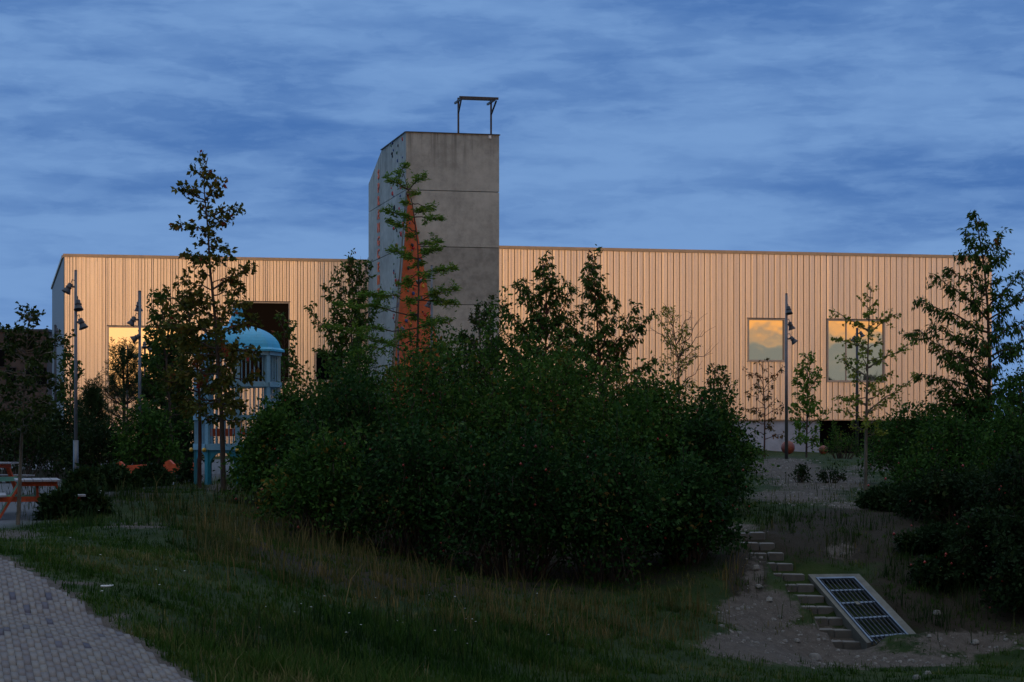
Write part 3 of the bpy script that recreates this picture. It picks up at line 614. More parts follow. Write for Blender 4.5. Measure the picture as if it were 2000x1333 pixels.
q = MB(); prof = [(0, RC + .10), (.05, RC + .10)] + [(.05 + (cz(640) - cz(688)) * math.sin(R(a_)), RC * (math.cos(R(a_)) * .94 + .06 * 1)) for a_ in range(5, 70, 8)]
zdome = cz(640) - cz(688); prof += [(zdome * 1.06, RC * .30), (zdome * 1.25, RC * .2), (zdome * 1.45, RC * .14), (cz(603) - cz(688), RC * .11), (cz(601) - cz(688), .0)]
q.lathe((cx, cY, cz(688)), (0, 0, 1), prof, 8, R(7)); dm = q.build('dome', M['dome'], cage, rel=CB)
q = MB(); q.lathe((cx, cY, cz(603)), (0, 0, 1), [(0, .09), (.03, .10), (.05, .06), (.09, .085), (.13, .06), (.2, .03), (.26, 0)], 12); q.build('finial', M['gold'], dm, True, rel=CB)
q = MB(); q.bar((cx - .75, cY + .1, cz(845)), (cx + .45, cY + .4, cz(845)), .04, .2); q.build('inner_panel', M['redorange'], cage, rel=CB)
q = MB(); q.bar((cx - .25, cY + .2, cz(885)), (cx + .8, cY + .6, cz(900)), .5, .05); q.build('slide', M['orange'], cage, rel=CB)

# ------------------------------------------------------------------ picnic tables
def picnic(label, px, Y, yaw, mats):
    x = (px - HX) * Y / F; z = gz(x, Y); root = empty('picnic_table', (x, Y, z), label, 'picnic table', 'painted picnic tables'); root.rotation_euler[2] = yaw
    for i in range(5):
        q = MB(); q.box((0, -.34 + i * .17, .735), (1.9, .155, .035)); q.build('tabletop_plank', M['plank'], root)
    for s in (-1, 1):
        for j in (0, 1): q = MB(); q.box((0, s * (.66 + j * .16), .445), (1.9, .145, .035)); q.build('seat_plank', M['plank'], root)
    for s, mm in ((-1, mats[0]), (1, mats[1])):
        xx = s * .62
        for t in (-1, 1):
            q = MB(); q.bar((xx, t * .30, .715), (xx, t * .74, -.02), .045, .1, (1, 0, 0)); q.build('leg', M[mm[0]], root)
        q = MB(); q.box((xx + .05, 0, .375), (.045, 1.62, .10)); q.build('seat_beam', M[mm[1]], root)
        q = MB(); q.box((xx + .05, 0, .67), (.045, .74, .09)); q.build('top_beam', M[mm[0]], root)
        q = MB(); q.bar((xx - s * .03, 0, .36), (xx - s * .5, 0, .70), .05, .07); q.build('brace', M[mm[1]], root)
picnic('orange and mint picnic table behind thin tree trunk at left edge', 72, 42, R(104), (('redorange', 'redorange'), ('mint', 'mint')))
picnic('mint framed picnic table farther back, cut by the left edge', -48, 48, R(-25), (('mint', 'mint'), ('redorange', 'mint')))

# ------------------------------------------------------------------ play things on the plaza
q = MB(); a, b = P(-40, 0, 66), P(190, 0, 66)
za = gz(a[0], 66) + .0; q.bar((a[0], 66, za + .12), (b[0], 66, za + .12), .3, .3); tag(q.build('plaza_edging', M['conc_pale']), 'long pale concrete edging beyond the picnic tables', 'kerb')
def spring_rider(label, px, py, Y, mm, hgt):
    c = P(px, py, Y); z = gz(c[0], Y); root = empty('play_figure', (c[0], Y, z), label, 'play figure', 'orange play figures'); B = np.array((c[0], Y, z))
    q = MB(); q.bar((c[0] - .45, Y, z + hgt), (c[0] + .45, Y, z + hgt + .05), .3, .1); q.build('seat', M[mm], root, rel=B)
    q = MB(); pts = [(a_ * .8, b_ * .62) for a_, b_ in [(-.5, 0), (-.46, .3), (-.52, .55), (-.36, .66), (-.2, .45), (.1, .4), (.35, .52), (.48, .3), (.42, 0)]]
    for o in (-.17, .17): q.poly([(c[0] + u, Y + o, z + hgt * .55 + w_) for u, w_ in pts])
    for (p1, p2) in zip(pts, pts[1:] + pts[:1]): q.poly([(c[0] + p1[0], Y - .17, z + hgt * .55 + p1[1]), (c[0] + p2[0], Y - .17, z + hgt * .55 + p2[1]), (c[0] + p2[0], Y + .17, z + hgt * .55 + p2[1]), (c[0] + p1[0], Y + .17, z + hgt * .55 + p1[1])])
    q.build('side_panel', M[mm], root, rel=B)
    for s in (-.35, .35): q = MB(); q.tube([(c[0] + s, Y, z - .1), (c[0] + s, Y, z + hgt)], .05, None, 8); q.build('leg', M['redorange'], root, rel=B)
spring_rider('orange red play figure left of the second pole', 256, 930, 60, 'redorange', .5)
spring_rider('orange play figure just left of the blue cage legs', 352, 930, 61, 'redorange', .5)
def playball(label, px, py, r, Y, m):
    c = P(px, py, Y); z = gz(c[0], Y); rr = r * Y / F; n, mm = 20, 12; v, f = [], []
    for i in range(mm + 1):
        for j in range(n): t, p = math.pi * i / mm, 2 * math.pi * j / n; v.append((rr * math.sin(t) * math.cos(p), rr * math.sin(t) * math.sin(p), rr * .96 + rr * math.cos(t)))
    for i in range(mm):
        for j in range(n): f.append((i * n + j, (i + 1) * n + j, (i + 1) * n + (j + 1) % n, i * n + (j + 1) % n))
    o = mesh_obj('play_ball', v, f, M[m], None, True); o.location = (c[0], Y, max(z, c[2] - rr) - .02); tag(o, label, 'ball')
playball('large terracotta ball behind the pole on the mound', 1539, 873, 13.5, 84, 'ball')
playball('smaller terracotta ball beside the dark undercroft', 1608, 878, 9, 92, 'ball')
playball('white ball on the ground under the orange figures', 266, 950, 6, 58.5, 'white')
playball('white ball nearest the blue cage legs', 336, 945, 5, 59, 'white')

# ------------------------------------------------------------------ stone steps and culvert grating
stp = empty('stone_steps', ST_B, 'narrow stone block steps climbing the bank beside the grating', 'steps'); rn = random.Random(2)
for i in range(NST):
    t = i / (NST - 1); c = ST_B + (ST_T - ST_B) * t; q = MB(); wd_ = .72 if i < 8 else .64
    j = rn.uniform(-.06, .06)
    for (a, b) in ((-wd_ / 2, j - .004), (j + .004, wd_ / 2)):
        q.box((c[0] + (a + b) / 2 + rn.uniform(-.012, .012), c[1] + .16 + rn.uniform(-.015, .015), c[2] - .09 + rn.uniform(-.008, .008)), (b - a, .36, .20), (Vector((1, rn.uniform(-.03, .03), rn.uniform(-.02, .02))).normalized(), Vector((0, 1, 0)), Vector((0, 0, 1))))
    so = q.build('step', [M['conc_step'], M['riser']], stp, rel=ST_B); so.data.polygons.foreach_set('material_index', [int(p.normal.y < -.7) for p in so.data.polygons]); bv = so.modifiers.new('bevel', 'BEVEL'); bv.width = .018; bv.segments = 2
cul = empty('culvert_grating', GR[3], 'sloping steel bar grating in a concrete surround beside steps', 'grating'); CU = np.array(GR[3])
TLc, TRc, BRc, BLc = [np.array(g) for g in GR]; nrm = np.cross(BRc - BLc, TLc - BLc); nrm /= np.linalg.norm(nrm)
def gp(u, v_, h=0.0): a = BLc + (BRc - BLc) * u; b = TLc + (TRc - TLc) * u; return a + (b - a) * v_ + nrm * h
fr = MB()
def slab(u0, u1, v0, v1, h0, h1, m_):
    A = [gp(u0, v0, h1), gp(u1, v0, h1), gp(u1, v1, h1), gp(u0, v1, h1)]; B = [gp(u0, v0, h0), gp(u1, v0, h0), gp(u1, v1, h0), gp(u0, v1, h0)]
    m_.poly(A); m_.poly(B[::-1])
    for i in range(4): j = (i + 1) % 4; m_.poly([A[i], B[i], B[j], A[j]])
slab(0, .085, 0, 1, -.4, .0, fr); slab(.84, 1, -.02, 1, -.4, .0, fr); slab(.085, .84, .94, 1, -.4, .0, fr); fr.build('surround', M['conc_pale'], cul, rel=CU)
q = MB(); slab(.10, .84, -.02, .94, -.42, -.30, q); q.build('shaft_floor', M['black'], cul, rel=CU)
q = MB(); slab(.087, .12, 0, .938, -.05, .025, q); slab(.808, .838, 0, .938, -.05, .025, q); slab(.12, .808, .915, .938, -.05, .025, q); q.build('grate_frame', M['grate'], cul, rel=CU)
for i in range(8):
    u = .12 + .688 * (i + .5) / 8; q = MB(); slab(u - .006, u + .006, -.02, .915, -.03, .008, q); q.build('grate_bar', M['barsteel'], cul, rel=CU)
for v_ in (.08, .34, .56, .78 - .03):
    q = MB(); slab(.12, .808, v_ - .010, v_ + .010, -.05, .0, q); q.build('cross_bar', M['grate'], cul, rel=CU)
q = MB(); slab(.40, .47, .51, .555, .013, .03, q); q.build('plate', M['conc_pale'], cul, rel=CU)

# ------------------------------------------------------------------ vegetation
def unit(a): return a / np.maximum(np.linalg.norm(a, axis=-1, keepdims=True), 1e-9)
def leaves(name, p, d, L, asp, m, parent, base, rng, tint, fold=.25):
    """rhombic folded leaves: p (N,3) bases, d axes, L lengths"""
    n = len(p); s = unit(np.cross(d, rng.normal(size=(n, 3)))); nn = np.cross(d, s); Wd = (L * asp)[:, None] * .5
    a = p; mid = p + d * (L * .45)[:, None]; tip = p + d * L[:, None] - nn * (L * .12)[:, None]
    V = np.stack([a, mid + s * Wd + nn * Wd * fold, tip, mid - s * Wd + nn * Wd * fold], 1) - np.asarray(base)
    i = np.arange(n)[:, None] * 4; T = np.concatenate([i + np.array([[0, 1, 2]]), i + np.array([[0, 2, 3]])], 1).reshape(-1, 3)
    return mesh_obj(name, V.reshape(-1, 3), T, m, parent, False, np.repeat(tint, 2))
def tubes(name, curves, m, parent, base, n=5):
    V, Fc, b = [], [], 0
    for pts, r0, r1 in curves:
        pts = np.asarray(pts, float); k = len(pts); tg = unit(np.gradient(pts, axis=0)); ref = np.array((.3, .95, .1)); s = unit(np.cross(tg, ref)); c = np.cross(tg, s)
        r = np.linspace(r0, r1, k)[:, None, None]; th = np.arange(n) * 2 * np.pi / n
        ring = pts[:, None] + r * (s[:, None] * np.cos(th)[None, :, None] + c[:, None] * np.sin(th)[None, :, None])
        V.append(ring.reshape(-1, 3)); I = b + np.arange(k * n).reshape(k, n); J = np.roll(I, -1, 1)
        Fc.append(np.stack([I[:-1], J[:-1], J[1:], I[1:]], -1).reshape(-1, 4)); b += k * n
    return mesh_obj(name, np.concatenate(V) - np.asarray(base), np.concatenate(Fc), m, parent, True)
def bez(a, b, sag, k=7, jit=0, rng=None):
    a, b = np.asarray(a, float), np.asarray(b, float); t = np.linspace(0, 1, k)[:, None]; L = np.linalg.norm(b - a)
    c = (a + b) / 2 + np.array((0, 0, sag * L)); o = (1 - t) ** 2 * a + 2 * t * (1 - t) * c + t * t * b
    if jit: o[1:-1] += rng.normal(0, jit * L, (k - 2, 3))
    return o
def along(pts, t):
    pts = np.asarray(pts); q = np.clip(t, 0, .9999) * (len(pts) - 1); i = q.astype(int); f = (q - i)[:, None]
    return pts[i] * (1 - f) + pts[i + 1] * f, unit(pts[i + 1] - pts[i])
def resample(pts, k):
    pts = np.asarray(pts, float); s = np.concatenate([[0], np.cumsum(np.linalg.norm(np.diff(pts, axis=0), axis=1))]); q = np.linspace(0, s[-1], k)
    return np.stack([np.interp(q, s, pts[:, i]) for i in range(3)], 1)
def tree(name, label, Y, trunk, prof, seed, leaf, mt, bk, nb=26, t0=.2, el=(10, 55), sag=.06, tw=9, twl=.35, lpt=9, asp=.5, droop=.3, r0=.06,
         ex=(), bare=(), clump=1.0, spread=.5, group='young trees', cat='tree', tbias=0.0, side=.8, flat=0.0, sub=.25):
    """trunk, ex, bare are pixel polylines at distance Y; prof [(t, radius px)] along the trunk"""
    rng = np.random.default_rng(seed); kx = Y / F
    tp = np.array([P(a, b, Y) for a, b in trunk]); zb = gz(tp[0][0], Y)
    if tp[0][2] > zb: tp = np.concatenate([[np.array((tp[0][0], Y, zb - .1))], tp])
    else: tp[0][2] = zb - .1
    base = np.array((tp[0][0], Y, zb)); root = empty(name, base, label, cat, group)
    tr = resample(tp, 24); tr[2:-1, 1] += np.cumsum(rng.normal(0, .012, 21)); curves = [(tr, r0, r0 * .12)]
    BR = []
    px_t = [q[0] for q in prof]; px_r = [q[1] * kx for q in prof]
    for i in range(nb):
        t = t0 + (.985 - t0) * ((i + rng.uniform(-.3, .3)) / max(1, nb - 1)); t = min(max(t, t0), .985); L = np.interp(t, px_t, px_r) * rng.uniform(.62, 1.12)
        if L < .05: continue
        s, _ = along(tr, np.array([t])); azm = i * 2.39996 + rng.uniform(-.5, .5); e = R(np.interp(t, (t0, 1), el) + rng.normal(0, 8))
        dv = np.array((math.cos(azm) * math.cos(e), math.sin(azm) * math.cos(e) * side, math.sin(e))); BR.append((bez(s[0], s[0] + dv * L / max(.35, math.cos(e)) * .92, sag, 7, .03, rng), L, 1))
    for (a, b, *o) in ex:
        dy = rng.uniform(-.5, .5); A, B = P(*a, Y), P(*b, Y); j = np.argmin(np.abs(tr[:, 2] - A[2])); A = tr[j].copy(); B[1] += dy; BR.append((bez(A, B, o[0] if o else sag, 8, .02, rng), np.linalg.norm(B - A), 1))
    for (a, b, *o) in bare:
        A, B = P(*a, Y), P(*b, Y); j = np.argmin(np.abs(tr[:, 2] - A[2])); B[1] += rng.uniform(-.4, .4); BR.append((bez(tr[j], B, o[0] if o else .1, 8, .03, rng), np.linalg.norm(B - A), 0))
    p_, d_, l_, t_ = [], [], [], []
    for pts, L, lf in BR:
        curves.append((pts, max(.012, min(r0 * .42, L * .016 + .008)), .006))
        nt_ = max(2, int(tw * (L / .9) ** .8)); ts = sub + (1 - sub) * (np.arange(nt_) + rng.random(nt_)) / nt_; s, tg = along(pts, ts)
        if not lf:
            for q in range(0, nt_, 2):
                e_ = s[q] + (tg[q] * .7 + rng.normal(0, .4, 3)) * L * .28; curves.append((np.array([s[q], (s[q] + e_) / 2 + (0, 0, .02), e_]), .006, .003))
            continue
        rd = rng.normal(size=(nt_, 3)); rd[:, 2] *= (1 - flat); dirn = unit(tg * .75 + unit(rd) * spread * 1.4 + np.array((0, 0, -droop * .3)))
        tl = twl * (1.15 - .55 * ts) * rng.uniform(.55, 1.3, nt_) * min(1.0, .45 + L)
        cl_ = rng.random(nt_) < clump
        for q in range(nt_):
            e_ = s[q] + dirn[q] * tl[q]; 
            if q % 2 == 0: curves.append((np.array([s[q], (s[q] + e_) / 2, e_]), .007, .003))
            if not cl_[q]: continue
            n = max(2, int(lpt * rng.uniform(.6, 1.4))); u = rng.random(n) ** .8; lp = s[q] + dirn[q] * (tl[q] * u)[:, None] + rng.normal(0, leaf * .28, (n, 3))
            r_ = rng.normal(size=(n, 3)); r_[:, 2] *= (1 - flat); ld = unit(dirn[q] * .55 + unit(r_) * .8 + np.array((0, 0, -droop)))
            p_.append(lp); d_.append(ld); l_.append(leaf * rng.uniform(.6, 1.2, n)); t_.append(np.clip(rng.normal(.45 + tbias, .2) + rng.normal(0, .16, n), 0, 1))
    tubes('trunk', curves, bk, root, base)
    if p_: leaves('crown', np.concatenate(p_), np.concatenate(d_), np.concatenate(l_), asp, mt, root, base, rng, np.concatenate(t_))
    return root
B_, BG, BRD = M['bark'], M['bark_grey'], M['bark_red']
tree('oak_tree', 'tall slender oak with bronze top rising above the roof by the blue dome', 50, [(436, 950), (434, 850), (430, 760), (424, 680), (418, 600), (410, 520), (406, 450), (400, 390), (396, 345), (406, 308)],
     [(.2, 60), (.33, 88), (.45, 92), (.52, 80), (.58, 66), (.66, 50), (.72, 16), (.78, 24), (.84, 12), (.88, 30), (.96, 20), (1, 12)], 21, .14, M['oak'], B_, 50, .22, (0, 28), .05, 9, .34, 12, .62, .25, .07,
     ex=[((418, 560), (490, 520)), ((415, 505), (362, 495)), ((410, 480), (452, 500)), ((404, 440), (352, 440)), ((405, 440), (445, 425)), ((400, 395), (360, 368), -.05), ((401, 385), (430, 358)), ((404, 425), (466, 408), -.05), ((420, 600), (318, 585)), ((425, 650), (322, 640)), ((424, 640), (492, 625)), ((426, 690), (505, 690))], clump=.9, tbias=-.04)
tree('oak_tree', 'lower oak on a reddish trunk in front of the blue cage', 52.5, [(389, 950), (391, 860), (390, 780), (384, 700), (372, 640), (366, 590)], [(.35, 40), (.55, 86), (.7, 82), (.85, 52), (1, 15)], 22, .14, M['oak'], BRD, 34, .40, (0, 35), .05, 9, .36, 12, .62, .3, .06, tbias=-.06)
tree('maple_tree', 'green leafy tree left of the bronze oak over orange window', 66, [(338, 945), (332, 800), (322, 680), (316, 580)], [(.2, 60), (.5, 60), (.75, 40), (.9, 24), (1, 10)], 23, .15, M['cherry'], B_, 40, .3, (15, 60), .05, 9, .34, 12, .55, .5, .06)
tree('linden_tree', 'thin trunked young linden in front of the picnic table', 38.5, [(35, 1018), (40, 900), (46, 780), (50, 700), (58, 612)], [(.46, 62), (.6, 76), (.75, 70), (.86, 42), (1, 14)], 24, .10, M['linden'], BG, 44, .45, (-5, 35), .03, 9, .28, 10, .6, .4, .045,
     ex=[((50, 700), (112, 690)), ((50, 690), (2, 640)), ((52, 680), (118, 660))])
tree('poplar_tree', 'narrow green poplar against the left corner of the hall', 92, [(138, 935), (137, 800), (135, 683)], [(.1, 30), (.4, 40), (.7, 26), (1, 8)], 25, .17, M['cherry'], B_, 34, .1, (30, 65), .02, 9, .4, 11, .6, .3, .06)
tree('birch_tree', 'bushy green tree between the dark window and blue dome', 76, [(552, 935), (553, 780), (556, 628)], [(.2, 38), (.5, 40), (.75, 32), (1, 10)], 26, .15, M['cherry'], B_, 36, .15, (15, 60), .02, 9, .36, 11, .55, .5, .06)
tree('pear_tree', 'dark tree with upright leaders between small window and tower', 80, [(690, 935), (688, 760), (686, 640), (690, 570), (682, 506)], [(.15, 70), (.4, 78), (.55, 45), (.7, 20), (.92, 14), (1, 8)], 27, .17, M['cherry'], B_, 40, .15, (25, 65), .0, 10, .36, 12, .5, .7, .08,
     ex=[((680, 640), (655, 530), -.06), ((676, 700), (640, 562), -.05), ((676, 720), (605, 598), -.05), ((688, 600), (704, 512), -.04), ((690, 640), (724, 520), -.06), ((690, 700), (745, 575)), ((690, 740), (625, 690)), ((690, 700), (650, 620))])
tree('cypress_tree', 'feathery bright green cypress in front of the orange wedge', 62, [(820, 900), (817, 760), (815, 690), (818, 560), (816, 480), (806, 400), (796, 365), (782, 320)], [(.3, 60), (.5, 50), (.7, 38), (.85, 26), (1, 8)], 28, .13, M['cypress'], B_, 22, .32, (-4, 30), .02, 14, .28, 21, .28, .05, .055,
     ex=[((803, 372), (757, 350)), ((810, 372), (826, 340)), ((810, 425), (751, 410)), ((812, 445), (760, 432)), ((815, 432), (859, 428)), ((812, 410), (842, 404)), ((816, 470), (853, 468)), ((816, 498), (764, 490)), ((818, 495), (852, 486)), ((817, 525), (888, 526)), ((818, 545), (795, 552)), ((818, 575), (889, 562)), ((818, 600), (886, 590)), ((812, 588), (708, 578), .03), ((812, 605), (655, 592), .03), ((812, 640), (640, 640), .03), ((814, 665), (690, 690)), ((818, 640), (872, 625)), ((818, 690), (885, 668)), ((815, 690), (700, 650)), ((816, 700), (880, 705))],
     flat=.75, spread=.55, side=.9, sub=.34)
tree('cherry_tree', 'pointed cherry tree nearest the right side of the tower', 66, [(1055, 930), (1060, 800), (1065, 700), (1068, 600), (1060, 506)], [(.1, 110), (.4, 108), (.58, 66), (.72, 30), (.8, 16), (.92, 13), (1, 7)], 29, .16, M['cherry'], BRD, 56, .12, (15, 60), .02, 11, .38, 14, .4, .95, .075,
     ex=[((1062, 650), (1006, 553)), ((1062, 620), (1024, 547), -.02), ((1065, 600), (1083, 543), -.03), ((1066, 620), (1103, 548), -.03), ((1068, 670), (1118, 563), -.03), ((1060, 700), (984, 600)), ((1068, 680), (1140, 592)), ((1062, 740), (975, 660)), ((1066, 740), (1150, 680))])
tree('cherry_tree', 'second pointed cherry tree with long arching branch to the right', 63, [(1185, 930), (1178, 830), (1172, 740), (1166, 620), (1158, 502)], [(.1, 110), (.35, 95), (.5, 50), (.62, 26), (.8, 17), (.92, 14), (1, 7)], 30, .16, M['cherry'], BRD, 50, .12, (15, 60), .03, 11, .36, 14, .4, .95, .07,
     ex=[((1163, 590), (1139, 541)), ((1166, 620), (1186, 573), -.03), ((1170, 690), (1207, 590), -.03), ((1172, 720), (1244, 600), .03), ((1174, 745), (1272, 613), .08), ((1176, 770), (1280, 700), .05), ((1172, 700), (1120, 640))])
tree('ash_tree', 'thin pale green tree with bare twigs before the ribbed wall', 80, [(1330, 930), (1327, 800), (1324, 700), (1312, 612)], [(.2, 30), (.5, 40), (.75, 36), (1, 12)], 31, .13, M['ginkgo'], B_, 26, .25, (25, 60), .02, 8, .3, 9, .4, .5, .055,
     ex=[((1322, 690), (1284, 612)), ((1324, 710), (1345, 640))], bare=[((1325, 730), (1388, 686), .12), ((1324, 700), (1368, 622), .05), ((1320, 640), (1302, 600)), ((1326, 700), (1376, 650), .08), ((1325, 760), (1370, 720)), ((1324, 690), (1270, 640)), ((1324, 680), (1352, 605))], tbias=-.12)
tree('plum_tree', 'small dark rounded tree right of the bare twig tree', 64, [(1392, 930), (1394, 830), (1396, 722)], [(.1, 44), (.4, 54), (.7, 34), (1, 10)], 32, .13, M['cherry'], B_, 36, .15, (10, 55), .03, 9, .3, 11, .45, .6, .05, tbias=-.15)
tree('crabapple_sapling', 'sparse reddish sapling left of the pole on the mound', 90, [(1493, 884), (1494, 800), (1488, 706)], [(.15, 30), (.4, 42), (.7, 30), (1, 6)], 33, .15, M['rusty'], BRD, 22, .2, (10, 45), .03, 6, .28, 7, .5, .5, .045, ex=[((1491, 740), (1450, 725)), ((1491, 760), (1530, 715)), ((1493, 800), (1452, 800)), ((1494, 810), (1532, 790))], clump=.7)
tree('pear_sapling', 'leafy green sapling between pole and divided window', 88, [(1575, 890), (1577, 800), (1578, 700)], [(.1, 34), (.4, 40), (.7, 28), (1, 7)], 34, .16, M['cypress'], B_, 34, .12, (20, 60), .02, 8, .34, 10, .6, .4, .05, tbias=-.25)
tree('ginkgo_tree', 'airy yellow green ginkgo in front of the divided window', 56, [(1690, 958), (1692, 860), (1694, 740), (1697, 640), (1701, 560)], [(.25, 45), (.4, 62), (.55, 55), (.7, 40), (.85, 22), (.93, 12), (1, 6)], 35, .085, M['ginkgo'], BG, 36, .28, (10, 45), .02, 10, .26, 9, .8, .3, .055,
     ex=[((1697, 640), (1633, 606)), ((1696, 685), (1627, 660)), ((1696, 640), (1747, 615)), ((1695, 720), (1777, 672)), ((1694, 800), (1781, 738)), ((1693, 790), (1640, 775)), ((1694, 740), (1645, 700))], tbias=-.02)
tree('cherry_tree', 'big drooping leaved cherry at the right corner of hall', 58, [(1928, 1000), (1930, 830), (1933, 700), (1929, 600), (1922, 520), (1912, 460), (1903, 410)], [(.2, 110), (.4, 100), (.5, 70), (.62, 34), (.75, 22), (.85, 18), (.94, 14), (1, 7)], 36, .16, M['cherry'], B_, 50, .15, (5, 50), .05, 11, .34, 13, .38, .9, .085,
     ex=[((1928, 570), (1856, 521)), ((1930, 625), (1819, 538), .1), ((1930, 650), (1788, 584), .08), ((1931, 700), (1813, 640), .1), ((1932, 750), (1768, 652), .16), ((1932, 775), (1797, 730), .1), ((1924, 500), (1958, 454), -.05), ((1930, 600), (1994, 527), -.05), ((1925, 520), (1880, 460), -.05), ((1931, 630), (2008, 566), -.05), ((1932, 680), (2020, 610)), ((1932, 700), (2030, 660)), ((1924, 540), (1968, 490)), ((1918, 490), (1878, 495)), ((1932, 800), (1815, 790))])
tree('hawthorn_tree', 'dark round topped small tree below the concrete tower', 70, [(935, 940), (936, 800), (938, 626)], [(.3, 45), (.6, 52), (.85, 38), (1, 22)], 37, .15, M['linden'], B_, 40, .3, (10, 60), .03, 9, .34, 12, .5, .6, .07)
tree('willow_tree', 'dark tall shrubby tree behind the second pole', 72, [(330, 950), (330, 850), (332, 690)], [(.05, 50), (.4, 66), (.7, 56), (.9, 36), (1, 22)], 38, .18, M['shade'], B_, 50, .05, (5, 55), .03, 11, .4, 14, .5, .4, .08)

def pine(label, Y, px, base_py, top_py, wid, seed):
    rng = np.random.default_rng(seed); kx = Y / F; x = (px - HX) * kx; zb = gz(x, Y); zt = EYE - (top_py - HY) * kx; H = zt - zb; base = np.array((x, Y, zb)); root = empty('pine_tree', base, label, 'tree', 'pines')
    tr = np.array([(x, Y, zb - .1), (x + .05, Y, zb + H * .5), (x, Y, zt - .3), (x, Y, zt)]); curves = [(resample(tr, 10), .1, .02)]; p_, d_, t_ = [], [], []
    def shoot(a, b, n):
        ts = rng.random(n); s = a + (b - a) * ts[:, None]; ax = unit((b - a)[None]); r = rng.normal(size=(n, 3)); r -= (r @ ax.T) * ax
        p_.append(s); d_.append(unit(unit(r) * .85 + ax * .55)); t_.append(np.clip(rng.normal(.5, .22, n), 0, 1))
    shoot(np.array((x, Y, zt - .8)), np.array((x, Y, zt)), 160)
    for k in range(8):
        hz = zb + H * (.10 + .74 * k / 7); L = wid * kx * (1.05 - .72 * k / 7)
        for i in range(6):
            a = i * 2 * np.pi / 7 + k * .7 + rng.uniform(-.3, .3); e = R(18 + 4 * k + rng.normal(0, 6)); s = np.array((x, Y, hz)); en = s + np.array((math.cos(a) * math.cos(e), math.sin(a) * math.cos(e), math.sin(e))) * L * rng.uniform(.8, 1.1)
            pts = bez(s, en, -.10, 6); curves.append((pts, .03, .012))
            for t in np.linspace(.3, .97, 6):
                q, tg = along(pts, np.array([t])); 
                for m in range(2):
                    dv = unit(tg[0] * .7 + rng.normal(0, .5, 3) + np.array((0, 0, .75))); shoot(q[0], q[0] + dv * rng.uniform(.3, .5), 17)
            shoot(en, en + unit((en - pts[-2]) + np.array((0, 0, .5))) * .6, 70)
    tubes('trunk', curves, B_, root, base); p, d, t = map(np.concatenate, (p_, d_, t_))
    leaves('crown', p, d, rng.uniform(.10, .17, len(p)), .13, M['pine'], root, base, rng, t)
pine('dark pine with upright shoots below the orange window', 76, 240, 930, 676, 80, 41)
pine('low dark pine at the left foot of the taller pine', 72, 178, 930, 760, 42, 42)

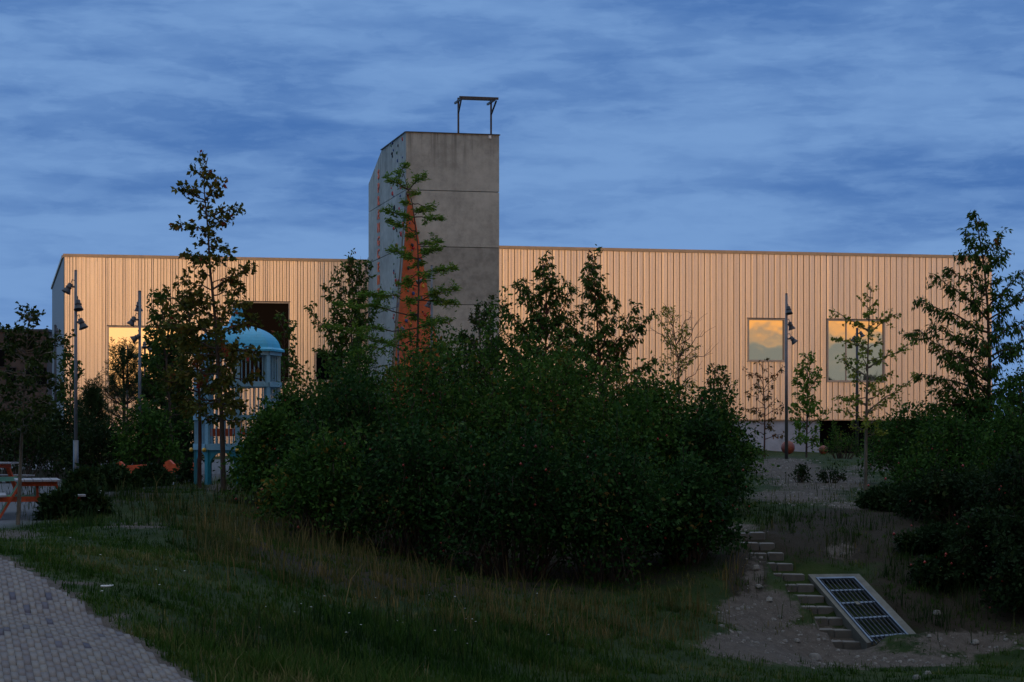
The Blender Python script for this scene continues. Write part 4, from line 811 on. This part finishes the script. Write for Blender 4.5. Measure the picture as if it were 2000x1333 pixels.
def bush(name, label, px, top, wpx, Y, seed, mt, leaf=.10, asp=.55, hips=0, nst=70, lps=70, group='rose hip bushes', tb=0.0, bk=None, dz=.8):
    rng = np.random.default_rng(seed); kx = Y / F; x = (px - HX) * kx; zb = gz(x, Y); H = max(.4, EYE - (top - HY) * kx - zb); Wd = wpx * kx / 2; base = np.array((x, Y, zb))
    root = empty(name, base, label, 'bush' if 'grass' not in name else 'grass', group); curves, p_, d_, t_, h_ = [], [], [], [], []
    for i in range(nst):
        a = rng.uniform(0, 2 * np.pi); q = math.sqrt(rng.random()); sx, sy = math.cos(a) * q, math.sin(a) * q
        top_h = H * (max(.0, 1 - .72 * q ** 3)) * rng.choice((rng.uniform(.6, 1.0), rng.uniform(.9, 1.18)))
        s = base + np.array((sx * Wd * .45, sy * Wd * .45 * dz, -.05)); e = base + np.array((sx * Wd, sy * Wd * dz, top_h)); pts = bez(s, e, .22 * q + .04, 7, .03, rng); curves.append((pts, .016, .004))
        if q > .6:
            e2 = e + np.array((sx * .4, sy * .35, -.15 - .55 * rng.random())) * (H / 2.2); curves.append((bez(e, e2, .12, 4), .006, .003)); pts = np.concatenate([pts, bez(e, e2, .12, 4)[1:]])
        n = int(lps * rng.uniform(.6, 1.3)); ts = 1 - rng.random(n) ** 1.9 * .7; sp, tg = along(pts, ts); off = rng.normal(0, .13 * min(1.4, H / 2 + .3), (n, 3)); cl = rng.normal(.42 + tb, .2)
        p_.append(sp + off); r = rng.normal(size=(n, 3)); d_.append(unit(unit(r) + tg * .4 + unit(off) * .4)); t_.append(np.clip(cl + rng.normal(0, .15, n), 0, 1))
        if i % 9 == 0:                                                   # a long leading shoot above the outline
            e3 = e + np.array((sx * .3 + rng.normal(0, .15), sy * .3, .35 + .45 * rng.random())) * (H / 2.4); c3 = bez(e, e3, .1, 5); curves.append((c3, .007, .003)); m3 = 26
            q3, g3 = along(c3, rng.random(m3)); p_.append(q3 + rng.normal(0, .04, (m3, 3))); d_.append(unit(rng.normal(size=(m3, 3)) + g3 * .5)); t_.append(np.clip(rng.normal(.6, .15, m3), 0, 1))
        if hips: m = rng.poisson(hips / nst); sp, _ = along(pts, 1 - rng.random(max(m, 1)) * .4); h_.append((sp + rng.normal(0, .16, sp.shape))[:m])
    tubes('stems', curves, bk or B_, root, base, 4); p, d, t = map(np.concatenate, (p_, d_, t_)); hz_ = p[:, 2] - ground(p[:, 0], p[:, 1]); ok = (hz_ > .03) & (rng.random(len(p)) < np.clip(.12 + 1.7 * hz_ / H, 0, 1)); p, d, t = p[ok], d[ok], t[ok]
    leaves('foliage', p, d, leaf * rng.uniform(.55, 1.7, len(p)), asp, mt, root, base, rng, t)
    if hips:
        c = np.concatenate(h_); r = rng.uniform(.018, .032, (len(c), 1)); o = np.array([(1, 0, 0), (0, 1, 0), (-1, 0, 0), (0, -1, 0), (0, 0, 1.2), (0, 0, -1.2)]); V = (c[:, None] + r[:, :, None] * o[None]).reshape(-1, 3) - base
        T = np.array([(0, 1, 4), (1, 2, 4), (2, 3, 4), (3, 0, 4), (1, 0, 5), (2, 1, 5), (3, 2, 5), (0, 3, 5)]); hp = mesh_obj('hips', V, (np.arange(len(c))[:, None, None] * 6 + T[None]).reshape(-1, 3), M['hip'], root, True); hp['kind'] = 'stuff'
    return root
RB = [  # rose thicket in the middle: label, px, top, width px, distance
 ('rose bush at the back left of thicket, touching the blue cage', 585, 765, 165, 50), ('rose bush at the back, below the small dark window', 700, 722, 220, 51), ('rose bush at the back, below the orange wedge', 840, 672, 230, 51.5),
 ('tallest rose bush at the back, below the concrete tower', 985, 655, 240, 51), ('rose bush at the back, under the two cherry trees', 1125, 690, 230, 51), ('rose bush at the back, below the bare twig tree', 1270, 752, 200, 51), ('rose bush at the back right end of thicket near plinth', 1385, 800, 150, 50),
 ('leftmost rose bush in the middle row, overhanging dry grass', 545, 830, 165, 46), ('rose bush in the middle row, second from the left', 680, 770, 240, 45), ('rose bush in the middle row, third from the left', 850, 738, 260, 45.5), ('rose bush in the middle row, centre of the thicket', 1030, 742, 260, 45), ('rose bush in the middle row, second from the right', 1220, 790, 250, 45.5), ('rightmost rose bush in the middle row, above the steps', 1368, 845, 160, 45.5),
 ('leftmost rose bush in the front row, above tall dry grass', 640, 880, 230, 41.5), ('rose bush in the front row, second from the left', 815, 860, 250, 40.6), ('rose bush in the front row, middle of the three darkest', 1005, 865, 280, 39.9), ('rose bush in the front row, second from the right', 1180, 885, 260, 39.6), ('rightmost rose bush in the front row, beside the stone steps', 1338, 935, 150, 40.4)]
for i, (lb, px, tp, wp, Y) in enumerate(RB): bush('rose_bush', lb, px, tp, wp, Y, 100 + i, M['rose_shaded'] if i in (8, 12, 14, 15, 16, 17) else M['rose'], .078, .6, 40, 95, 150, tb=(-.12, .0, .08, -.05, .1, -.02)[i % 6])
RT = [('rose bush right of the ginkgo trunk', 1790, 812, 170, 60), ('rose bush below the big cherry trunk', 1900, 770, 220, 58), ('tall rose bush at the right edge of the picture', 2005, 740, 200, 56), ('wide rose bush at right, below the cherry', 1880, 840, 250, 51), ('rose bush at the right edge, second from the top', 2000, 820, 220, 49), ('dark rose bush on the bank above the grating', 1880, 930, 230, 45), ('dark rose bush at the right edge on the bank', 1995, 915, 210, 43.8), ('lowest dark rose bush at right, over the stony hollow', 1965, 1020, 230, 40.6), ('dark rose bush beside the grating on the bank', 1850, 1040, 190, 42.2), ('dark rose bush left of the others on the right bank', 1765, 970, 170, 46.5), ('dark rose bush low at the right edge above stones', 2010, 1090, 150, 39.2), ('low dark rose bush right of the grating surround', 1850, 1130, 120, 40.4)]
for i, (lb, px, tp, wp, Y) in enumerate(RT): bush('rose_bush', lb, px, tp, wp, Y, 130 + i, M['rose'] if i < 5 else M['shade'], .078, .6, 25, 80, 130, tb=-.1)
SH = [('dark shrub behind the picnic table, left edge', 30, 790, 150, 62), ('dark shrub between the table and tall pole', 120, 800, 130, 66), ('dark shrub right of the tall pole', 195, 835, 130, 64), ('leafy shrub at the foot of second pole', 290, 820, 130, 63), ('dark shrub left of the blue cage', 345, 790, 110, 68), ('low dark weed clump before the play figures', 215, 935, 110, 50), ('low dark weed clump left of the grass mound', 292, 928, 70, 54), ('tall dark weeds in front of the orange figures', 232, 918, 40, 56), ('sparse weeds left of the cage legs', 362, 915, 34, 56.5), ('small weed clump at the foot of tall pole', 165, 945, 60, 49), ('weed clump under the picnic table', 118, 990, 60, 41), ('thin weed clump right of picnic table', 165, 990, 70, 42)]
for i, (lb, px, tp, wp, Y) in enumerate(SH): bush('dark_shrub', lb, px, tp, wp, Y, 160 + i, M['shade'] if i != 3 else M['rose'], .11 if Y > 40 else .06, .5, 0, 55 if Y > 40 and wp > 40 else 22, 75 if Y > 40 and wp > 40 else 30, 'shrubs on the left')
SM = [('fern like green shrub before the dark undercroft', 1645, 845, 80, 84, 'rose'), ('dark shrub left of ginkgo under the cladding', 1740, 830, 110, 75, 'rose'), ('dark low shrub on the gravel bank, left one', 1562, 938, 34, 60, 'shade'), ('dark low shrub on the gravel bank, right one', 1622, 912, 52, 60, 'shade'),
      ('green weed at the plinth left of sapling', 1455, 870, 70, 78, 'rose')]
for i, (lb, px, tp, wp, Y, mm) in enumerate(SM): bush('low_shrub', lb, px, tp + (18 if Y < 45 else 0), wp * (.7 if Y < 45 else 1), Y, 180 + i, M[mm], .075, .42, 0, 16 if wp < 60 else 40, 34 if wp < 60 else 45, 'low shrubs on the right', tb=.05)

# distant wood behind the photographer, mirrored in the windows
rng = np.random.default_rng(77); p_, d_, L_, cv = [], [], [], []
for i in range(62):
    x = -130 + i * 5.4 + rng.uniform(-1.5, 1.5); y = -15 + rng.uniform(-4, 3); h = rng.uniform(7.4, 9.0) + (1.6 if 80 < x < 170 else 0); n = 420; q = unit(rng.normal(size=(n, 3))) * rng.uniform(.5, 1, (n, 1)); c = np.array((x, y, h * .55))
    p_.append(c + q * np.array((3.6, 3.6, h * .46))); d_.append(unit(q + rng.normal(0, .7, (n, 3)))); L_.append(rng.uniform(.7, 1.3, n)); cv.append((np.array([(x, y, -.3), (x, y, h * .4), (x, y, h * .7)]), .2, .08))
fw = leaves('far_wood', np.concatenate(p_), np.concatenate(d_), np.concatenate(L_), .7, M['shade'], None, (0, 0, 0), rng, np.clip(rng.normal(.4, .2, 62 * 420), 0, 1)); tag(fw, kind='stuff')

# ------------------------------------------------------------------ grasses, flowers, stones
def blades(name, n, rng, yr, fun, hf, wf, m, bend=.5, near=2.0, per=10, spr=.07):
    """curved grass blades on the terrain; fun(px,py,x,y) gives the keep probability"""
    n0 = n // per; u = rng.random(n0); y = 1 / (1 / yr[0] + u * (1 / yr[1] - 1 / yr[0])) if near == 2 else yr[0] + (yr[1] - yr[0]) * u
    x = (rng.uniform(-1.06, 1.06, n0) * 1000) * y / F; hs = np.repeat(rng.uniform(.45, 1.35, n0), per); ct = np.repeat(rng.normal(0, .13, n0), per)
    sg = np.repeat(spr * rng.uniform(.4, 1.8, n0), per); x = np.repeat(x, per) + rng.normal(0, 1, n0 * per) * sg; y = np.repeat(y, per) + rng.normal(0, 1, n0 * per) * sg; n = n0 * per
    z = ground(x, y); px, py = proj(x, y, z); k = rng.random(n) < fun(px, py, x, y, z); x, y, z, px, py = x[k], y[k], z[k], px[k], py[k]; n = len(x); hs, ct = hs[k], ct[k]
    h = hf(px, py, rng, n) * hs; wd = wf * rng.uniform(.7, 1.3, n); a = rng.uniform(0, 2 * np.pi, n); fx, fy = np.cos(a), np.sin(a); b = rng.uniform(.1, 1, n) * bend * h
    c0 = np.stack([x, y, z - .01], 1); s = np.stack([-fy, fx, np.zeros(n)], 1) * wd[:, None] * .5; f_ = np.stack([fx, fy, np.zeros(n)], 1)
    c1 = c0 + f_ * (b * .3)[:, None] + np.array((0, 0, 1)) * (h * .6)[:, None]; c2 = c0 + f_ * b[:, None] + np.array((0, 0, 1)) * h[:, None]
    V = np.stack([c0 - s, c0 + s, c1 + s * .75, c1 - s * .75, c2], 1); i = np.arange(n)[:, None] * 5; T = np.concatenate([i + np.array([[0, 1, 2]]), i + np.array([[0, 2, 3]]), i + np.array([[3, 2, 4]])], 1).reshape(-1, 3)
    pt = .45 + wob(x, y, 1.7, .20) + wob(x + 4, y, .5, .20); t = np.clip(pt + ct + rng.normal(0, .12, n), 0, 1)
    o = mesh_obj(name, V.reshape(-1, 3), T, m, None, False, np.repeat(t, 3)); tag(o, kind='stuff'); return o
def g2(px, py, a, b, rx, ry): return np.exp(-(((px - a) / rx) ** 2 + ((py - b) / ry) ** 2) ** 2)
def offpath(x, y): e = edge(np.clip(y, 12, 34)); return ~((y < 33.5) & (x < e - .02) & (x > e - 4.4))
def built(x, y):
    t = np.clip((y - ST_B[1]) / (ST_T[1] - ST_B[1]), 0, 1); c = ST_B[0] + (ST_T[0] - ST_B[0]) * t; s = (np.abs(x - c) < .33) & (y > ST_B[1] - .1) & (y < ST_T[1])
    t = (y - 38.1) / 2.5; lx = GR[3][0] + (GR[0][0] - GR[3][0]) * t; rx = GR[2][0] + (GR[1][0] - GR[2][0]) * t; return s | ((x > lx - .03) & (x < rx + .03) & (y > 37.9) & (y < 40.7))
def shortf(px, py, x, y, z):
    d = dirtmask(x, y, z); patch = np.clip(.55 + wob(x, y, 1.3, .55) + wob(x, y + 3, 3.1, .3), .3, 1); pz = (x < -8.5) & (y > 36.5)
    return np.where(offpath(x, y) & ~built(x, y) & ~pz, np.clip(1 - d * 1.15, 0.015, 1) * patch, 0)
rng = np.random.default_rng(301)
blades('short_grass', 560000, rng, (17, 75), shortf, lambda a, b, r, n: (.04 + .09 * r.random(n) ** 2) * (1 + 1.3 * g2(a, b, 800, 1290, 420, 90)), .013, M['grass'], .9, per=14, spr=.06)
DRYG = [(480, 1040, 120, 80), (620, 1080, 110, 70), (330, 1000, 60, 20), (760, 1150, 120, 50), (950, 1190, 160, 45), (1150, 1215, 150, 40), (1320, 1215, 90, 50), (1430, 1160, 30, 60)]
def dryf(px, py, x, y, z):
    q = np.zeros(len(px))
    for (a, b, rx, ry) in DRYG: q = np.maximum(q, g2(px, py, a, b, rx, ry))
    return np.where(offpath(x, y) & ~built(x, y), q * np.clip(.28 + wob(x, y, 1.9, .5) + wob(x, y + 7, 4.1, .35), .02, 1), 0)
blades('tall_dry_grass', 170000, rng, (24, 56), dryf, lambda a, b, r, n: .12 + .46 * r.random(n) ** 1.9, .012, M['dry'], .75)
def weedf(px, py, x, y, z):
    q = np.maximum.reduce([g2(px, py, 230, 985, 190, 45), g2(px, py, 800, 1260, 420, 60) * .5, g2(px, py, 1730, 1062, 250, 48) * 1.6, g2(px, py, 1850, 1160, 150, 90) * 1.6, g2(px, py, 1530, 1060, 70, 60) * 1.2, g2(px, py, 1545, 1190, 60, 60) * .3, g2(px, py, 1740, 1258, 60, 12), g2(px, py, 1480, 1140, 26, 60), g2(px, py, 1620, 930, 140, 40) * .25])
    return np.where(offpath(x, y) & ~built(x, y), q * np.clip(.35 + wob(x, y, 2.3, .6), .02, 1) * np.clip(1 - .7 * dirtmask(x, y, z), 0, 1), 0)
blades('tall_green_grass', 170000, rng, (22, 68), weedf, lambda a, b, r, n: .10 + .40 * r.random(n) ** 1.7, .013, M['weed'], .6)
# small white flowers
n = 900; y = 1 / (1 / 19 + rng.random(n) * (1 / 60 - 1 / 19)); x = rng.uniform(-1, 1, n) * 1000 * y / F; z = ground(x, y); px, py = proj(x, y, z)
q = np.maximum.reduce([g2(px, py, 760, 1230, 330, 60) * .5, g2(px, py, 210, 1000, 60, 25), g2(px, py, 330, 1140, 60, 60) * .5, g2(px, py, 1650, 930, 120, 40) * .6, g2(px, py, 120, 1160, 150, 60) * .1]); k = (rng.random(n) < q) & offpath(x, y); c = np.stack([x, y, z + rng.uniform(.1, .3, n)], 1)[k]; nf = len(c)
o = np.array([(0, 0, .3)] + [(math.cos(i * math.pi / 3), math.sin(i * math.pi / 3), 0) for i in range(6)]); V = c[:, None] + rng.uniform(.010, .02, (nf, 1, 1)) * o[None]; T = np.array([(0, i + 1, (i + 1) % 6 + 1) for i in range(6)])
tag(mesh_obj('white_flowers', V.reshape(-1, 3), (np.arange(nf)[:, None, None] * 7 + T[None]).reshape(-1, 3), M['petal']), kind='stuff')
# gravel and stones in the hollow
def stone_shape(c, r, rng):
    o = np.array([(-1, -1, -1), (1, -1, -1), (1, 1, -1), (-1, 1, -1), (-1, -1, 1), (1, -1, 1), (1, 1, 1), (-1, 1, 1)], float) * .62; o[4:, :2] *= .7; o = o * rng.uniform(.7, 1.25, (8, 3)); a = rng.uniform(0, 6.3); m = np.array([(math.cos(a), -math.sin(a), 0), (math.sin(a), math.cos(a), 0), (0, 0, 1)]); o = o @ m.T; o[:, 2] *= .6
    return c + o * r
n = 42000; y = rng.uniform(30, 75, n); x = rng.uniform(0, 1.05, n) * 1000 * y / F; z = ground(x, y); k = (rng.random(n) < dirtmask(x, y, z) ** 2 * np.clip(.4 + wob(x, y, 1.5, .8), .05, 1)) & ~built(x, y); x, y, z = x[k], y[k], z[k]; n = len(x)
r = .012 + .05 * rng.random(n) ** 4; SHP = [stone_shape(np.zeros(3), 1, rng) for _ in range(12)]; pick = rng.integers(0, 12, n); V = np.stack([x, y, z + r * .15], 1)[:, None] + np.array(SHP)[pick] * r[:, None, None]
sf = np.array([(4, 5, 6, 7), (0, 1, 5, 4), (1, 2, 6, 5), (2, 3, 7, 6), (3, 0, 4, 7)])
tag(mesh_obj('gravel', V.reshape(-1, 3), (np.arange(n)[:, None, None] * 8 + sf[None]).reshape(-1, 4), M['pebble']), kind='stuff')
ST = [('pale flat stone left of the middle steps', 1481, 1165, 39.2, .10), ('pale stone beside the upper middle steps', 1476, 1132, 40, .12), ('pointed stone below the middle steps', 1502, 1185, 38.8, .11), ('broad pale boulder left of the bottom step', 1592, 1262, 37.2, .17), ('grey stone at the left of lower steps', 1556, 1243, 37.6, .10), ('white stone near the lower right corner', 1812, 1314, 35, .10), ('grey stone in the hollow right of grating', 1830, 1215, 39, .11), ('brown stone in the hollow at right', 1905, 1240, 38, .13), ('pale slab on the lower right soil', 1790, 1325, 34.2, .12)]
for lb, px, py, Y, r in ST:
    c = P(px, py, Y); c[2] = gz(c[0], Y); sv = stone_shape(np.zeros(3), r, rng); so = mesh_obj('stone', sv, [(4, 5, 6, 7), (3, 2, 1, 0), (0, 1, 5, 4), (1, 2, 6, 5), (2, 3, 7, 6), (3, 0, 4, 7)], M['pebble']); so.location = c + np.array((0, 0, r * .2)); tag(so, lb, 'stone', 'loose stones')
    bv = so.modifiers.new('bevel', 'BEVEL'); bv.width = r * .22; bv.segments = 2
# litter on the lawn
c = P(208, 1130, 26); c[2] = gz(c[0], 26) + .06; q = MB(); q.tube([(-.07, 0, 0), (.02, .02, 0), (.05, .02, .005)], 0.014, .013, 10); q.tube([(.05, .02, .005), (.08, .026, .01)], .007, .009, 8); lo = q.build('plastic_bottle', M['white']); lo.location = c; tag(lo, 'small pale bottle lying on the lawn beside the brick path', 'bottle')
